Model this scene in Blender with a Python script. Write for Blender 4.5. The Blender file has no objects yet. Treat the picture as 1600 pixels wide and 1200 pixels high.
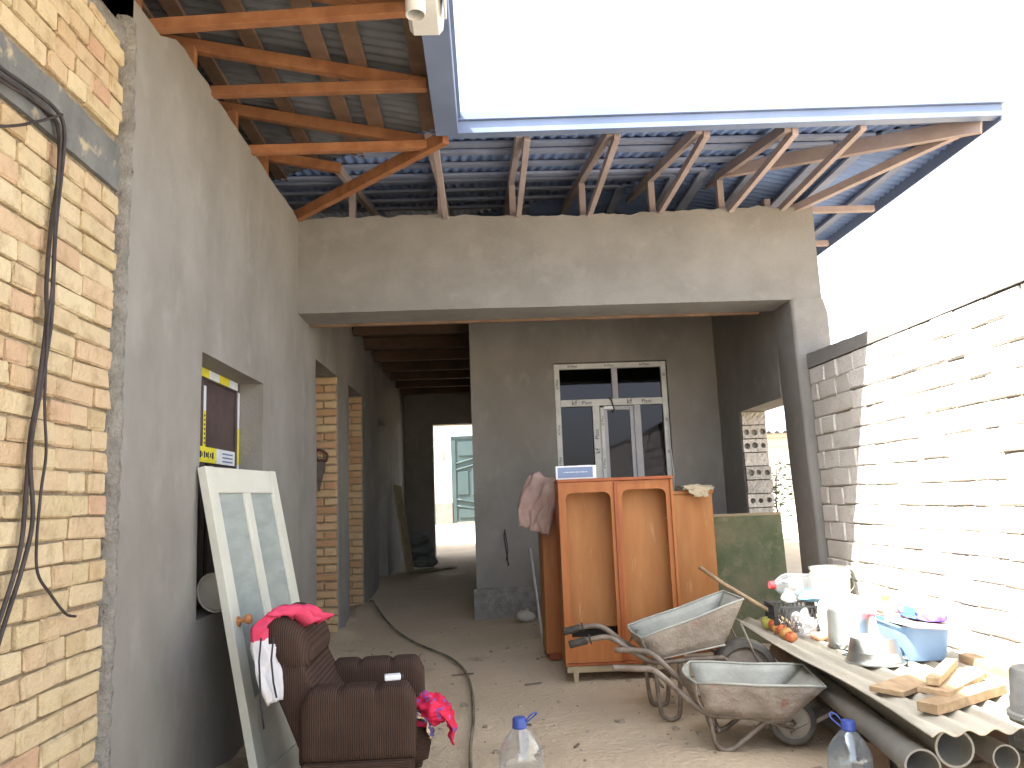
import bpy, bmesh, math, random
from mathutils import Vector, Matrix, noise
random.seed(7)
R = math.radians
sc = bpy.context.scene
COL = sc.collection
# ------------------------------------------------------------------ camera
CZ = 1.30
th, phi, rho = R(2.168), R(8.501), R(2.206)
cam_d = bpy.data.cameras.new('Camera'); cam = bpy.data.objects.new('Camera', cam_d); COL.objects.link(cam)
cam_d.sensor_fit = 'HORIZONTAL'; cam_d.sensor_width = 36.0; cam_d.lens = 27.0
cam_d.clip_start = 0.05; cam_d.clip_end = 600
Fv = Vector((math.sin(th)*math.cos(phi), math.cos(th)*math.cos(phi), math.sin(phi)))
R0 = Vector((math.cos(th), -math.sin(th), 0)); U0 = R0.cross(Fv)
Rv = R0*math.cos(rho)-U0*math.sin(rho); Uv = U0*math.cos(rho)+R0*math.sin(rho)
m = Matrix((Rv, Uv, -Fv)).transposed().to_4x4(); m.translation = (0, 0, CZ)
cam.matrix_world = m
sc.camera = cam
# ------------------------------------------------------------------ sky and sun
SD = Vector((0.63, 0.37, -1.0)).normalized()          # direction the light travels
elev = math.asin(-SD.z); az = math.atan2(-SD.x, -SD.y)  # clockwise from +Y
w = bpy.data.worlds.new('World'); sc.world = w; w.use_nodes = True
nt = w.node_tree; nt.nodes.clear()
sky = nt.nodes.new('ShaderNodeTexSky'); sky.sky_type = 'NISHITA'; sky.sun_disc = False
sky.sun_elevation = elev; sky.sun_rotation = az; sky.air_density = 1.0; sky.dust_density = 3.0; sky.altitude = 300
hs = nt.nodes.new('ShaderNodeHueSaturation'); hs.inputs['Saturation'].default_value = 0.42
bg = nt.nodes.new('ShaderNodeBackground'); bg.inputs['Strength'].default_value = 0.15
wo = nt.nodes.new('ShaderNodeOutputWorld')
nt.links.new(sky.outputs[0], hs.inputs['Color']); nt.links.new(hs.outputs[0], bg.inputs['Color']); nt.links.new(bg.outputs[0], wo.inputs[0])
sl = bpy.data.lights.new('Sun', 'SUN'); sl.energy = 4.2; sl.angle = R(0.6); sl.color = (1.0, 0.95, 0.87)
so = bpy.data.objects.new('Sun', sl); COL.objects.link(so); so.location = (-6, -4, 12)
so.rotation_euler = SD.to_track_quat('-Z', 'Y').to_euler()
sc.view_settings.view_transform = 'Standard'; sc.view_settings.look = 'None'
sc.view_settings.exposure = 2.5; sc.view_settings.gamma = 1.0; sc.view_settings.use_curve_mapping = False
sc.render.engine = 'CYCLES'
sc.cycles.max_bounces = 5; sc.cycles.diffuse_bounces = 3; sc.cycles.glossy_bounces = 2; sc.cycles.transparent_max_bounces = 12

# ------------------------------------------------------------------ materials
def _n(t, k, **kw):
    n = t.nodes.new(k)
    for a, b in kw.items(): setattr(n, a, b)
    return n
def M(name, c1, c2=None, scale=4.0, rough=0.85, bump=0.0, bscale=60.0, metallic=0.0, detail=4.0, rand=0.0,
      stretch=None, ramp=(0.35, 0.65), spot=None, spot_scale=12.0, spot_t=(0.6, 0.7), palette=None, spec=0.3, bdist=0.01, rib=None):
    mt = bpy.data.materials.new(name); mt.use_nodes = True; t = mt.node_tree; t.nodes.clear()
    out = _n(t, 'ShaderNodeOutputMaterial'); p = _n(t, 'ShaderNodeBsdfPrincipled'); t.links.new(p.outputs[0], out.inputs[0])
    p.inputs['Roughness'].default_value = rough; p.inputs['Metallic'].default_value = metallic
    p.inputs['Specular IOR Level'].default_value = spec
    tc = _n(t, 'ShaderNodeTexCoord'); oi = _n(t, 'ShaderNodeObjectInfo')
    mp = _n(t, 'ShaderNodeMapping'); t.links.new(tc.outputs['Object'], mp.inputs[0])
    if stretch: mp.inputs['Scale'].default_value = stretch
    off = _n(t, 'ShaderNodeVectorMath', operation='MULTIPLY_ADD')
    cmb = _n(t, 'ShaderNodeCombineXYZ')
    for i in range(3): t.links.new(oi.outputs['Random'], cmb.inputs[i])
    t.links.new(cmb.outputs[0], off.inputs[0]); off.inputs[1].default_value = (37, 53, 71) if rand else (0, 0, 0)
    t.links.new(mp.outputs[0], off.inputs[2]); vec = off.outputs[0]
    def mix(fac, a, b, mode='MIX'):
        x = _n(t, 'ShaderNodeMix', data_type='RGBA', blend_type=mode)
        for s, v in ((0, fac), (6, a), (7, b)):
            if hasattr(v, 'is_linked') or hasattr(v, 'links'): t.links.new(v, x.inputs[s])
            else: x.inputs[s].default_value = v if s == 0 else (*v[:3], 1)
        return x.outputs[2]
    def nz(s, lo, hi, d=detail):
        n = _n(t, 'ShaderNodeTexNoise'); n.inputs['Scale'].default_value = s; n.inputs['Detail'].default_value = d
        n.inputs['Roughness'].default_value = 0.62
        t.links.new(vec, n.inputs['Vector'])
        mr = _n(t, 'ShaderNodeMapRange'); mr.inputs[1].default_value = lo; mr.inputs[2].default_value = hi
        t.links.new(n.outputs[0], mr.inputs[0]); return mr.outputs[0]
    base = None
    if palette:
        cr = _n(t, 'ShaderNodeValToRGB'); cr.color_ramp.interpolation = 'LINEAR'
        e = cr.color_ramp.elements
        for i, c in enumerate(palette):
            el = e[i] if i < 2 else e.new(0.5)
            el.color = (*c, 1)
        for i, el in enumerate(list(e)): pass
        for i, c in enumerate(palette):
            e[i].position = i/(len(palette)-1); e[i].color = (*c, 1)
        t.links.new(oi.outputs['Random'], cr.inputs[0]); base = cr.outputs[0]
        c2 = c2 or [x*0.6 for x in palette[0]]
        col = mix(nz(scale, *ramp), base, c2)
    elif c2:
        col = mix(nz(scale, *ramp), c1, c2)
    else:
        col = mix(0.0, c1, c1)
    if rand and not palette:
        mr = _n(t, 'ShaderNodeMapRange'); mr.inputs[3].default_value = 1-rand; mr.inputs[4].default_value = 1+rand*0.6
        t.links.new(oi.outputs['Random'], mr.inputs[0])
        g = _n(t, 'ShaderNodeCombineColor')
        for i in range(3): t.links.new(mr.outputs[0], g.inputs[i])
        col = mix(1.0, col, g.outputs[0], 'MULTIPLY')
    if spot: col = mix(nz(spot_scale, *spot_t), col, spot)
    h = None
    if rib:
        wv = _n(t, 'ShaderNodeTexWave', wave_type='BANDS', bands_direction=rib[1]); wv.inputs['Scale'].default_value = rib[0]
        wv.inputs['Distortion'].default_value = 0.6; wv.inputs['Detail'].default_value = 1
        t.links.new(tc.outputs['Object'], wv.inputs['Vector'])
        col = mix(wv.outputs[1], [c*0.55 for c in c1], col); h = wv.outputs[1]
    t.links.new(col, p.inputs['Base Color'])
    if bump or h:
        b = _n(t, 'ShaderNodeBump'); b.inputs['Strength'].default_value = bump or 0.5; b.inputs['Distance'].default_value = bdist
        t.links.new(h if h else nz(bscale, 0.2, 0.8, 4.0), b.inputs['Height']); t.links.new(b.outputs[0], p.inputs['Normal'])
    return mt
def M_glass(name, tint, amount=0.75, rough=0.05, milky=0.25, edge=0.6):
    mt = bpy.data.materials.new(name); mt.use_nodes = True; t = mt.node_tree; t.nodes.clear()
    out = _n(t, 'ShaderNodeOutputMaterial'); tr = _n(t, 'ShaderNodeBsdfTransparent'); tr.inputs[0].default_value = (*tint, 1)
    gg = _n(t, 'ShaderNodeBsdfGlossy'); gg.inputs['Roughness'].default_value = rough; gg.inputs['Color'].default_value = (*[min(1, c) for c in tint], 1)
    gd = _n(t, 'ShaderNodeBsdfDiffuse'); gd.inputs['Color'].default_value = (*[c*0.8 for c in tint], 1)
    gl = _n(t, 'ShaderNodeMixShader'); gl.inputs[0].default_value = milky; t.links.new(gg.outputs[0], gl.inputs[1]); t.links.new(gd.outputs[0], gl.inputs[2])
    lw = _n(t, 'ShaderNodeLayerWeight'); lw.inputs[0].default_value = 0.35
    mr = _n(t, 'ShaderNodeMapRange'); mr.inputs[3].default_value = 1-amount; mr.inputs[4].default_value = edge
    t.links.new(lw.outputs['Facing'], mr.inputs[0])
    mx = _n(t, 'ShaderNodeMixShader'); t.links.new(mr.outputs[0], mx.inputs[0]); t.links.new(tr.outputs[0], mx.inputs[1]); t.links.new(gl.outputs[0], mx.inputs[2])
    t.links.new(mx.outputs[0], out.inputs[0]); return mt

MAT = dict(
 plaster=M('plaster', (0.275, 0.265, 0.245), (0.205, 0.195, 0.178), 1.6, 0.92, 0.35, 90, spot=(0.305, 0.295, 0.272), spot_scale=5, spot_t=(0.56, 0.8), stretch=(1, 1, 0.6)),
 plaster2=M('plaster_facade', (0.258, 0.252, 0.238), (0.21, 0.204, 0.190), 2.2, 0.92, 0.4, 80, spot=(0.285, 0.278, 0.262), spot_scale=6, spot_t=(0.56, 0.8)),
 plaster_raw=M('raw_mortar', (0.33, 0.32, 0.295), (0.22, 0.21, 0.19), 14, 0.95, 0.9, 55, bdist=0.02),
 concrete=M('belt_concrete', (0.20, 0.205, 0.20), (0.13, 0.135, 0.135), 5, 0.9, 0.5, 50, spot=(0.42, 0.36, 0.25), spot_scale=7, spot_t=(0.6, 0.68)),
 mortar=M('joint_mortar', (0.40, 0.33, 0.23), (0.28, 0.22, 0.145), 20, 0.95, 0.9, 60, bdist=0.02),
 brick=M('yellow_brick', None, (0.36, 0.26, 0.145), 14, 0.92, 0.8, 45, rand=1, ramp=(0.48, 0.85), spot=(0.22, 0.17, 0.11), spot_scale=9, spot_t=(0.68, 0.8),
         palette=[(0.57, 0.46, 0.285), (0.56, 0.455, 0.29), (0.55, 0.41, 0.265), (0.62, 0.52, 0.34), (0.53, 0.425, 0.25), (0.53, 0.35, 0.235), (0.59, 0.475, 0.30)]),
 jbrick=M('jamb_brick', None, (0.40, 0.26, 0.14), 20, 0.9, 0.6, 90, rand=1, ramp=(0.5, 0.85),
         palette=[(0.50, 0.34, 0.18), (0.54, 0.38, 0.22), (0.46, 0.26, 0.14), (0.55, 0.41, 0.24)]),
 block=M('pale_block', None, (0.54, 0.51, 0.46), 16, 0.95, 0.7, 70, rand=1, ramp=(0.5, 0.9),
         palette=[(0.70, 0.68, 0.63), (0.66, 0.64, 0.59), (0.72, 0.70, 0.66), (0.64, 0.61, 0.55)]),
 block_mortar=M('block_mortar', (0.46, 0.42, 0.35), (0.34, 0.30, 0.24), 18, 0.95, 0.8, 60),
 hollow=M('hollow_block', (0.50, 0.475, 0.43), (0.38, 0.355, 0.315), 14, 0.95, 0.8, 60, rand=0.15, spot=(0.40, 0.24, 0.17), spot_scale=10, spot_t=(0.66, 0.74)),
 dirt=M('dirt', (0.60, 0.485, 0.35), (0.50, 0.40, 0.28), 0.9, 0.97, 0.7, 28, detail=6, spot=(0.33, 0.26, 0.185), spot_scale=5, spot_t=(0.62, 0.8), bdist=0.02),
 stone=M('stone', (0.40, 0.34, 0.27), (0.24, 0.2, 0.15), 9, 0.95, 0.5, 40),
 wood=M('roof_timber', (0.37, 0.17, 0.078), (0.26, 0.11, 0.05), 3, 0.75, 0.3, 50, rand=0.22, stretch=(3, 3, 3)),
 wood_hazed=M('hazed_timber', (0.42, 0.35, 0.34), (0.33, 0.27, 0.26), 3, 0.8, 0.3, 50, rand=0.18),  # front timbers greyed in colour to imitate a lens-flare veil
 batten_hazed=M('hazed_batten', (0.26, 0.31, 0.44), (0.20, 0.24, 0.35), 4, 0.85, rand=0.2),  # bluish tint paints the flare haze into the battens
 wood_grey=M('batten_wood', (0.22, 0.14, 0.095), (0.14, 0.09, 0.06), 5, 0.85, 0.3, 50, rand=0.25),
 wood_pale=M('scrap_wood', (0.50, 0.37, 0.23), (0.36, 0.25, 0.15), 6, 0.8, 0.4, 50, rand=0.15, stretch=(6, 1.2, 6)),
 sheet=M('roof_sheet', (0.20, 0.21, 0.23), (0.12, 0.13, 0.145), 3, 0.45, 0, metallic=0.3, rand=0.1),
 sheet_hazed=M('roof_sheet_hazed', (0.23, 0.34, 0.62), (0.18, 0.28, 0.53), 3, 0.5, 0, rand=0.1),  # blue stands in for flare haze over the front and side sheets
 fascia=M('blue_fascia', (0.19, 0.245, 0.38), (0.15, 0.20, 0.32), 2, 0.45, 0),
 white_pl=M('white_plastic', (0.72, 0.73, 0.72), (0.62, 0.63, 0.62), 6, 0.4),
 film=M('film_white', (0.62, 0.64, 0.63), (0.50, 0.52, 0.51), 8, 0.45),
 pvc_shaded=M('shaded_profile', (0.40, 0.41, 0.45), (0.34, 0.35, 0.39), 5, 0.4),  # unfilmed PVC further inside, its shade put into the grey
 brown_pvc=M('brown_profile', (0.085, 0.06, 0.06), (0.055, 0.04, 0.042), 8, 0.4, spot=(0.28, 0.25, 0.23), spot_scale=26, spot_t=(0.72, 0.78)),
 dark_glass=M_glass('dark_glass', (0.25, 0.25, 0.28), 0.93, 0.03, 0.1, 0.5),
 yellow=M('yellow_tape', (0.72, 0.66, 0.04), (0.62, 0.56, 0.05), 12, 0.5),
 tape_white=M('white_tape', (0.66, 0.70, 0.74), (0.58, 0.62, 0.67), 12, 0.5),
 ink=M('ink', (0.03, 0.03, 0.04), rough=0.6), ink_blue=M('ink_blue', (0.10, 0.14, 0.30), rough=0.6), ink_white=M('ink_white', (0.85, 0.88, 0.92), rough=0.6),
 door_paint=M('door_paint', (0.66, 0.67, 0.60), (0.57, 0.58, 0.51), 3, 0.45, 0.15, 30, spot=(0.42, 0.41, 0.35), spot_scale=14, spot_t=(0.7, 0.8)),
 frost=M('frosted_glass', (0.42, 0.47, 0.45), (0.33, 0.385, 0.375), 5, 0.25, 0.5, 120, stretch=(1, 1, 3)),
 knob=M('knob_orange', (0.60, 0.26, 0.09), (0.45, 0.18, 0.07), 12, 0.35), steel=M('steel', (0.45, 0.45, 0.44), (0.33, 0.33, 0.32), 8, 0.4, metallic=0.7),
 cord=M('corduroy', (0.090, 0.058, 0.046), (0.068, 0.042, 0.034), 5, 0.95, 0.8, rib=(34, 'X'), bdist=0.004, spec=0.1),
 cord_h=M('corduroy_flat', (0.090, 0.058, 0.046), (0.068, 0.042, 0.034), 5, 0.95, 0.8, rib=(34, 'Z'), bdist=0.004, spec=0.1),
 pink=M('pink_cloth', (0.72, 0.075, 0.16), (0.60, 0.05, 0.12), 9, 0.8, 0.2, 90), cloth_white=M('white_cloth', (0.68, 0.68, 0.71), (0.6, 0.6, 0.63), 6, 0.9, 0.2, 90),
 floral=M('floral_cloth', (0.66, 0.02, 0.075), (0.55, 0.01, 0.05), 8, 0.7, spot=(0.28, 0.10, 0.36), spot_scale=26, spot_t=(0.56, 0.60)),
 floral2=M('floral_edge', (0.07, 0.06, 0.16), (0.55, 0.42, 0.2), 40, 0.8, ramp=(0.5, 0.55)),
 veneer=M('orange_veneer', (0.40, 0.145, 0.042), (0.32, 0.105, 0.03), 2.2, 0.42, 0.1, 30, stretch=(5, 5, 0.7), spot=(0.45, 0.20, 0.075), spot_scale=3, spot_t=(0.6, 0.85)),
 veneer_d=M('red_veneer', (0.35, 0.10, 0.032), (0.28, 0.075, 0.025), 3, 0.4, 0.1, 30, stretch=(5, 5, 0.7)),
 veneer_l=M('light_veneer', (0.46, 0.205, 0.07), (0.38, 0.155, 0.047), 2.0, 0.5, 0.1, 30, stretch=(4, 4, 0.7), spot=(0.55, 0.33, 0.16), spot_scale=5, spot_t=(0.62, 0.8)),
 black=M('black_plastic', (0.025, 0.025, 0.028), (0.05, 0.05, 0.05), 12, 0.5),
 green=M('green_board', (0.20, 0.18, 0.115), (0.09, 0.125, 0.062), 3, 0.85, 0.3, 40, spot=(0.27, 0.235, 0.16), spot_scale=7, spot_t=(0.55, 0.75)),
 board_edge=M('board_edge', (0.38, 0.31, 0.20), (0.3, 0.24, 0.15), 9, 0.85),
 barrow=M('barrow_steel', (0.43, 0.44, 0.40), (0.33, 0.335, 0.30), 5, 0.6, 0.3, 30, spot=(0.50, 0.49, 0.44), spot_scale=8, spot_t=(0.6, 0.75), metallic=0.1),
 barrow_out=M('barrow_cement', (0.38, 0.33, 0.275), (0.26, 0.215, 0.175), 9, 0.85, 0.7, 40, spot=(0.30, 0.13, 0.09), spot_scale=6, spot_t=(0.62, 0.72)),
 tube=M('barrow_tube', (0.155, 0.115, 0.09), (0.25, 0.22, 0.18), 14, 0.6, 0.2, 60, metallic=0.2), rubber=M('rubber', (0.085, 0.085, 0.08), (0.16, 0.145, 0.125), 8, 0.9, 0.3, 60),
 grip=M('grip', (0.05, 0.045, 0.04), (0.08, 0.07, 0.06), 30, 0.8, 0.5, 120),
 rim=M('dusty_rim', (0.40, 0.355, 0.29), (0.29, 0.255, 0.21), 9, 0.8, 0.3, 40),
 slate=M('slate_sheet', (0.50, 0.47, 0.39), (0.40, 0.37, 0.30), 3, 0.9, 0.3, 60, stretch=(5, 0.6, 1), spot=(0.38, 0.30, 0.21), spot_scale=6, spot_t=(0.62, 0.8)),
 pipe=M('grey_pipe', (0.30, 0.30, 0.28), (0.23, 0.225, 0.205), 4, 0.55, 0.1, 40),
 alu=M('aluminium', (0.56, 0.60, 0.59), (0.46, 0.50, 0.49), 9, 0.34, 0.1, 60, metallic=0.92),
 bottle=M_glass('bottle_plastic', (0.88, 0.91, 0.93), 0.86, 0.1, 0.35, 0.6), bottle_blue=M_glass('bottle_plastic_blue', (0.78, 0.86, 0.93), 0.82, 0.1, 0.4, 0.6),
 cap_blue=M('cap_blue', (0.06, 0.10, 0.38), (0.05, 0.08, 0.3), 20, 0.4), cap_red=M('cap_red', (0.62, 0.05, 0.06), rough=0.4),
 tub=M('blue_tub', (0.22, 0.36, 0.60), (0.19, 0.32, 0.55), 5, 0.4), bucket_w=M('bucket_white', (0.78, 0.77, 0.70), (0.7, 0.69, 0.62), 4, 0.45),
 purple=M('purple_pack', (0.15, 0.12, 0.62), (0.35, 0.33, 0.75), 16, 0.35, ramp=(0.5, 0.62)), cyan=M('cyan_label', (0.08, 0.55, 0.70), rough=0.4),
 tray_red=M('tray_red', (0.62, 0.06, 0.09), rough=0.5), tray_green=M('tray_green', (0.06, 0.38, 0.27), rough=0.5), tray_cream=M('tray_cream', (0.68, 0.60, 0.50), (0.6, 0.5, 0.42), 5, 0.6),
 tray_pink=M('tray_pink', (0.70, 0.38, 0.34), rough=0.6),
 black_bucket=M('black_bucket', (0.03, 0.033, 0.037), (0.06, 0.06, 0.058), 8, 0.6, 0.2, 40),
 bag=M_glass('clear_bag', (0.9, 0.9, 0.92), 0.75, 0.25, 0.5, 0.5), bluebag=M('blue_bag', (0.09, 0.38, 0.58), (0.35, 0.6, 0.75), 14, 0.4),
 egg=M('egg', (0.66, 0.36, 0.24), (0.58, 0.3, 0.2), 8, 0.5),
 tom_r=M('tomato_red', (0.48, 0.10, 0.055), (0.48, 0.20, 0.07), 10, 0.35), tom_y=M('tomato_yellow', (0.46, 0.43, 0.10), (0.40, 0.42, 0.11), 10, 0.35), tom_o=M('tomato_orange', (0.50, 0.22, 0.07), (0.48, 0.30, 0.10), 10, 0.35),
 rag=M('dusty_rag', (0.46, 0.33, 0.285), (0.36, 0.25, 0.215), 5, 0.95, 0.3, 70), rag_l=M('cream_rag', (0.52, 0.45, 0.32), (0.44, 0.37, 0.26), 7, 0.95, 0.3, 70),
 cardblue=M('blue_carton', (0.20, 0.27, 0.44), (0.18, 0.245, 0.40), 5, 0.5), cardwhite=M('white_carton', (0.78, 0.80, 0.84), rough=0.5),
 cable=M('cable', (0.035, 0.03, 0.03), (0.06, 0.05, 0.05), 20, 0.6), hose=M('hose', (0.085, 0.095, 0.07), (0.26, 0.225, 0.16), 5, 0.7),
 sack=M('sack', (0.17, 0.19, 0.18), (0.12, 0.135, 0.13), 8, 0.9, 0.3, 80), saw_blade=M('saw_blade', (0.095, 0.08, 0.075), (0.15, 0.12, 0.10), 12, 0.55, metallic=0.3), saw_handle=M('saw_handle', (0.09, 0.032, 0.025), rough=0.5),
 gate=M('teal_gate', (0.042, 0.068, 0.07), (0.034, 0.056, 0.06), 2, 0.5), white_wall=M('white_wall', (0.74, 0.72, 0.67), (0.68, 0.66, 0.6), 2, 0.9), plinth=M('plinth', (0.20, 0.18, 0.165), (0.15, 0.135, 0.12), 4, 0.9),
 cornice=M('cornice', (0.66, 0.62, 0.52), rough=0.8), leaf=M('leaf', (0.085, 0.15, 0.035), (0.05, 0.10, 0.025), 6, 0.6), bark=M('bark', (0.16, 0.13, 0.1), rough=0.9),
 enamel=M('enamel', (0.58, 0.57, 0.52), (0.48, 0.46, 0.40), 5, 0.4), gap_shade=M('shade_in_gap', (0.10, 0.09, 0.08), rough=0.95), ceiling=M('ceiling_wood', (0.10, 0.06, 0.04), (0.07, 0.045, 0.03), 3, 0.9, 0.3, 30, rand=0.2),
)
# ------------------------------------------------------------------ mesh building
class MB:
    def __init__(s): s.v = []; s.f = []; s.mi = []; s.cur = 0
    def add(s, vs, fs):
        b = len(s.v); s.v += [tuple(x) for x in vs]; s.f += [tuple(b+i for i in q) for q in fs]; s.mi += [s.cur]*len(fs); return s
    def mat(s, i): s.cur = i; return s
    def box(s, c, d, rot=None):
        c = Vector(c); h = Vector(d)/2; vs = []
        for z in (-1, 1):
            for y in (-1, 1):
                for x in (-1, 1):
                    p = Vector((x*h.x, y*h.y, z*h.z)); vs.append(c+(rot @ p if rot else p))
        return s.add(vs, [(0, 2, 3, 1), (4, 5, 7, 6), (0, 1, 5, 4), (2, 6, 7, 3), (0, 4, 6, 2), (1, 3, 7, 5)])
    def bb(s, x0, x1, y0, y1, z0, z1): return s.box(((x0+x1)/2, (y0+y1)/2, (z0+z1)/2), (x1-x0, y1-y0, z1-z0))
    def bar(s, a, b, wd, ht, up=(0, 0, 1)):
        a = Vector(a); b = Vector(b); d = (b-a); L = d.length; d.normalize(); r = d.cross(Vector(up)).normalized(); u = r.cross(d)
        return s.box((a+b)/2, (wd, L, ht), Matrix((r, d, u)).transposed())
    def tube(s, pts, r, n=8, cap=True):
        pts = [Vector(p) for p in pts]; rr = r if isinstance(r, (list, tuple)) else [r]*len(pts)
        rings = []; ref = None
        for i, p in enumerate(pts):
            d = (pts[min(i+1, len(pts)-1)]-pts[max(i-1, 0)]).normalized()
            if ref is None: ref = d.orthogonal().normalized()
            ref = (ref-d*ref.dot(d)).normalized(); bn = d.cross(ref)
            rings.append([p+(ref*math.cos(2*math.pi*k/n)+bn*math.sin(2*math.pi*k/n))*rr[i] for k in range(n)])
        return s.loft(rings, cap)
    def loft(s, rings, cap=True):
        n = len(rings[0]); vs = [p for r in rings for p in r]; fs = []
        for i in range(len(rings)-1):
            for k in range(n): fs.append((i*n+k, i*n+(k+1) % n, (i+1)*n+(k+1) % n, (i+1)*n+k))
        if cap: fs.append(tuple(range(n-1, -1, -1))); fs.append(tuple((len(rings)-1)*n+k for k in range(n)))
        return s.add(vs, fs)
    def lathe(s, prof, n=24, mat=None, cap=False):
        mat = mat or Matrix()
        return s.loft([[mat @ Vector((r*math.cos(2*math.pi*k/n), r*math.sin(2*math.pi*k/n), z)) for k in range(n)] for r, z in prof], cap)
    def grid(s, fn, nu, nv):
        vs = [fn(i/nu, j/nv) for i in range(nu+1) for j in range(nv+1)]
        return s.add(vs, [(i*(nv+1)+j, (i+1)*(nv+1)+j, (i+1)*(nv+1)+j+1, i*(nv+1)+j+1) for i in range(nu) for j in range(nv)])
    def mesh(s, name, mats, smooth=False):
        me = bpy.data.meshes.new(name); me.from_pydata(s.v, [], s.f)
        for k in (mats if isinstance(mats, (list, tuple)) else [mats]): me.materials.append(MAT[k])
        me.polygons.foreach_set('material_index', s.mi)
        bm = bmesh.new(); bm.from_mesh(me); bmesh.ops.recalc_face_normals(bm, faces=bm.faces); bm.to_mesh(me); bm.free()
        if smooth: me.polygons.foreach_set('use_smooth', [True]*len(me.polygons))
        me.update(); return me
    def build(s, name, mats, parent=None, smooth=False, bevel=0.0, solid=0.0, auto=None):
        o = put(name, s.mesh(name, mats, smooth), parent)
        if solid:
            q = o.modifiers.new('Solid', 'SOLIDIFY'); q.thickness = solid; q.offset = 0
        if bevel:
            q = o.modifiers.new('Bevel', 'BEVEL'); q.width = bevel; q.segments = 2; q.limit_method = 'ANGLE'; q.angle_limit = R(40)
        if auto is not None:
            me = o.data; me.polygons.foreach_set('use_smooth', [True]*len(me.polygons)); me.set_sharp_from_angle(angle=R(auto))
        return o
INV = {}
def put(name, data, parent=None):
    o = bpy.data.objects.new(name, data); COL.objects.link(o)
    if parent is not None:
        o.parent = parent
        if parent.name in INV: o.matrix_parent_inverse = INV[parent.name]
    return o
def tag(o, label=None, cat=None, group=None, kind=None):
    if label: o['label'] = label
    if cat: o['category'] = cat
    if group: o['group'] = group
    if kind: o['kind'] = kind
    return o
def thing(name, label, cat, loc=(0, 0, 0), rot=(0, 0, 0), group=None, world=False):
    o = put(name, None); o.location = loc; o.rotation_euler = rot; o.empty_display_size = 0.1
    if world: INV[o.name] = Matrix.Translation(-Vector(loc))     # its parts are given in world coordinates
    return tag(o, label, cat, group)
def nz3(p, s=1.0, o=0.0): return noise.noise(Vector((p[0]*s+o, p[1]*s+o*1.7, p[2]*s-o)))
def slab(name, O, U, V, N, us, vs, thick, holes, mats, parent, res=0.12, amp=0.004, topjit=0.0, topfn=None, edge=0.0):
    """wall: a grid in U,V with openings, a slightly uneven front, real thickness and reveals"""
    O, U, V, N = map(Vector, (O, U, V, N))
    def cuts(L, extra):
        c = sorted(set([0, L]+[e for e in extra if 0 < e < L])); r = []
        for a, b in zip(c, c[1:]):
            k = max(1, int(round((b-a)/res))); r += [a+(b-a)*i/k for i in range(k)]
        return r+[L]
    cu = cuts(us, [h[0] for h in holes]+[h[1] for h in holes]); cv = cuts(vs, [h[2] for h in holes]+[h[3] for h in holes])
    nu, nv = len(cu), len(cv); b = MB(); vsx = []
    for back in (0, 1):
        for i, u in enumerate(cu):
            for j, v in enumerate(cv):
                p = O+U*u+V*v; q = p.copy()
                if j == nv-1:
                    if topfn: q = O+U*u+V*topfn(u)
                    if topjit and not back: q += V*(nz3(p, 9, 3)*topjit+nz3(p, 27, 5)*topjit*0.7)
                if back: q -= N*thick
                else:
                    q += N*(nz3(p, 0.9, 1)*amp*1.6+nz3(p, 4, 2)*amp*0.7)
                    if edge and j in (0, nv-1): q += N*nz3(p, 22, 4)*edge
                vsx.append(q)
    idx = lambda bk, i, j: bk*nu*nv+i*nv+j
    def solid(i, j):
        if i < 0 or j < 0 or i >= nu-1 or j >= nv-1: return False
        mu, mv = (cu[i]+cu[i+1])/2, (cv[j]+cv[j+1])/2
        return not any(h[0] < mu < h[1] and h[2] < mv < h[3] for h in holes)
    fs = []
    for i in range(nu-1):
        for j in range(nv-1):
            if not solid(i, j): continue
            fs.append((idx(0, i, j), idx(0, i+1, j), idx(0, i+1, j+1), idx(0, i, j+1)))
            fs.append((idx(1, i, j), idx(1, i, j+1), idx(1, i+1, j+1), idx(1, i+1, j)))
            if not solid(i-1, j): fs.append((idx(0, i, j), idx(0, i, j+1), idx(1, i, j+1), idx(1, i, j)))
            if not solid(i+1, j): fs.append((idx(0, i+1, j), idx(1, i+1, j), idx(1, i+1, j+1), idx(0, i+1, j+1)))
            if not solid(i, j-1): fs.append((idx(0, i, j), idx(1, i, j), idx(1, i+1, j), idx(0, i+1, j)))
            if not solid(i, j+1): fs.append((idx(0, i, j+1), idx(0, i+1, j+1), idx(1, i+1, j+1), idx(1, i, j+1)))
    b.add(vsx, fs)
    return b.build(name, mats, parent, auto=35)
def brick_mesh(name, L, H, D, mat, rng, chip=0.006):
    bm = bmesh.new(); bmesh.ops.create_cube(bm, size=1)
    for v in bm.verts: v.co = Vector((v.co.x*L, v.co.y*D, v.co.z*H))
    bmesh.ops.bevel(bm, geom=bm.edges[:], offset=chip, segments=1, affect='EDGES')
    for v in bm.verts: v.co += Vector((rng.uniform(-1, 1), rng.uniform(-1, 1), rng.uniform(-1, 1)))*chip*0.45
    me = bpy.data.meshes.new(name); bm.to_mesh(me); bm.free(); me.materials.append(MAT[mat]); return me
def text(s, size, mtx, mat, parent, name='lettering', ext=0.0006):
    c = bpy.data.curves.new(name, 'FONT'); c.body = s; c.size = size; c.extrude = ext; c.align_x = 'CENTER'; c.align_y = 'CENTER'; c.resolution_u = 2
    t = bpy.data.objects.new(name, c); me = bpy.data.meshes.new_from_object(t); bpy.data.objects.remove(t); me.materials.clear(); me.materials.append(MAT[mat])
    me.transform(mtx); return put(name, me, parent)
def frame_m(O, X, Y): X, Y = Vector(X).normalized(), Vector(Y).normalized(); mm = Matrix((X, Y, X.cross(Y))).transposed().to_4x4(); mm.translation = O; return mm

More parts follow.
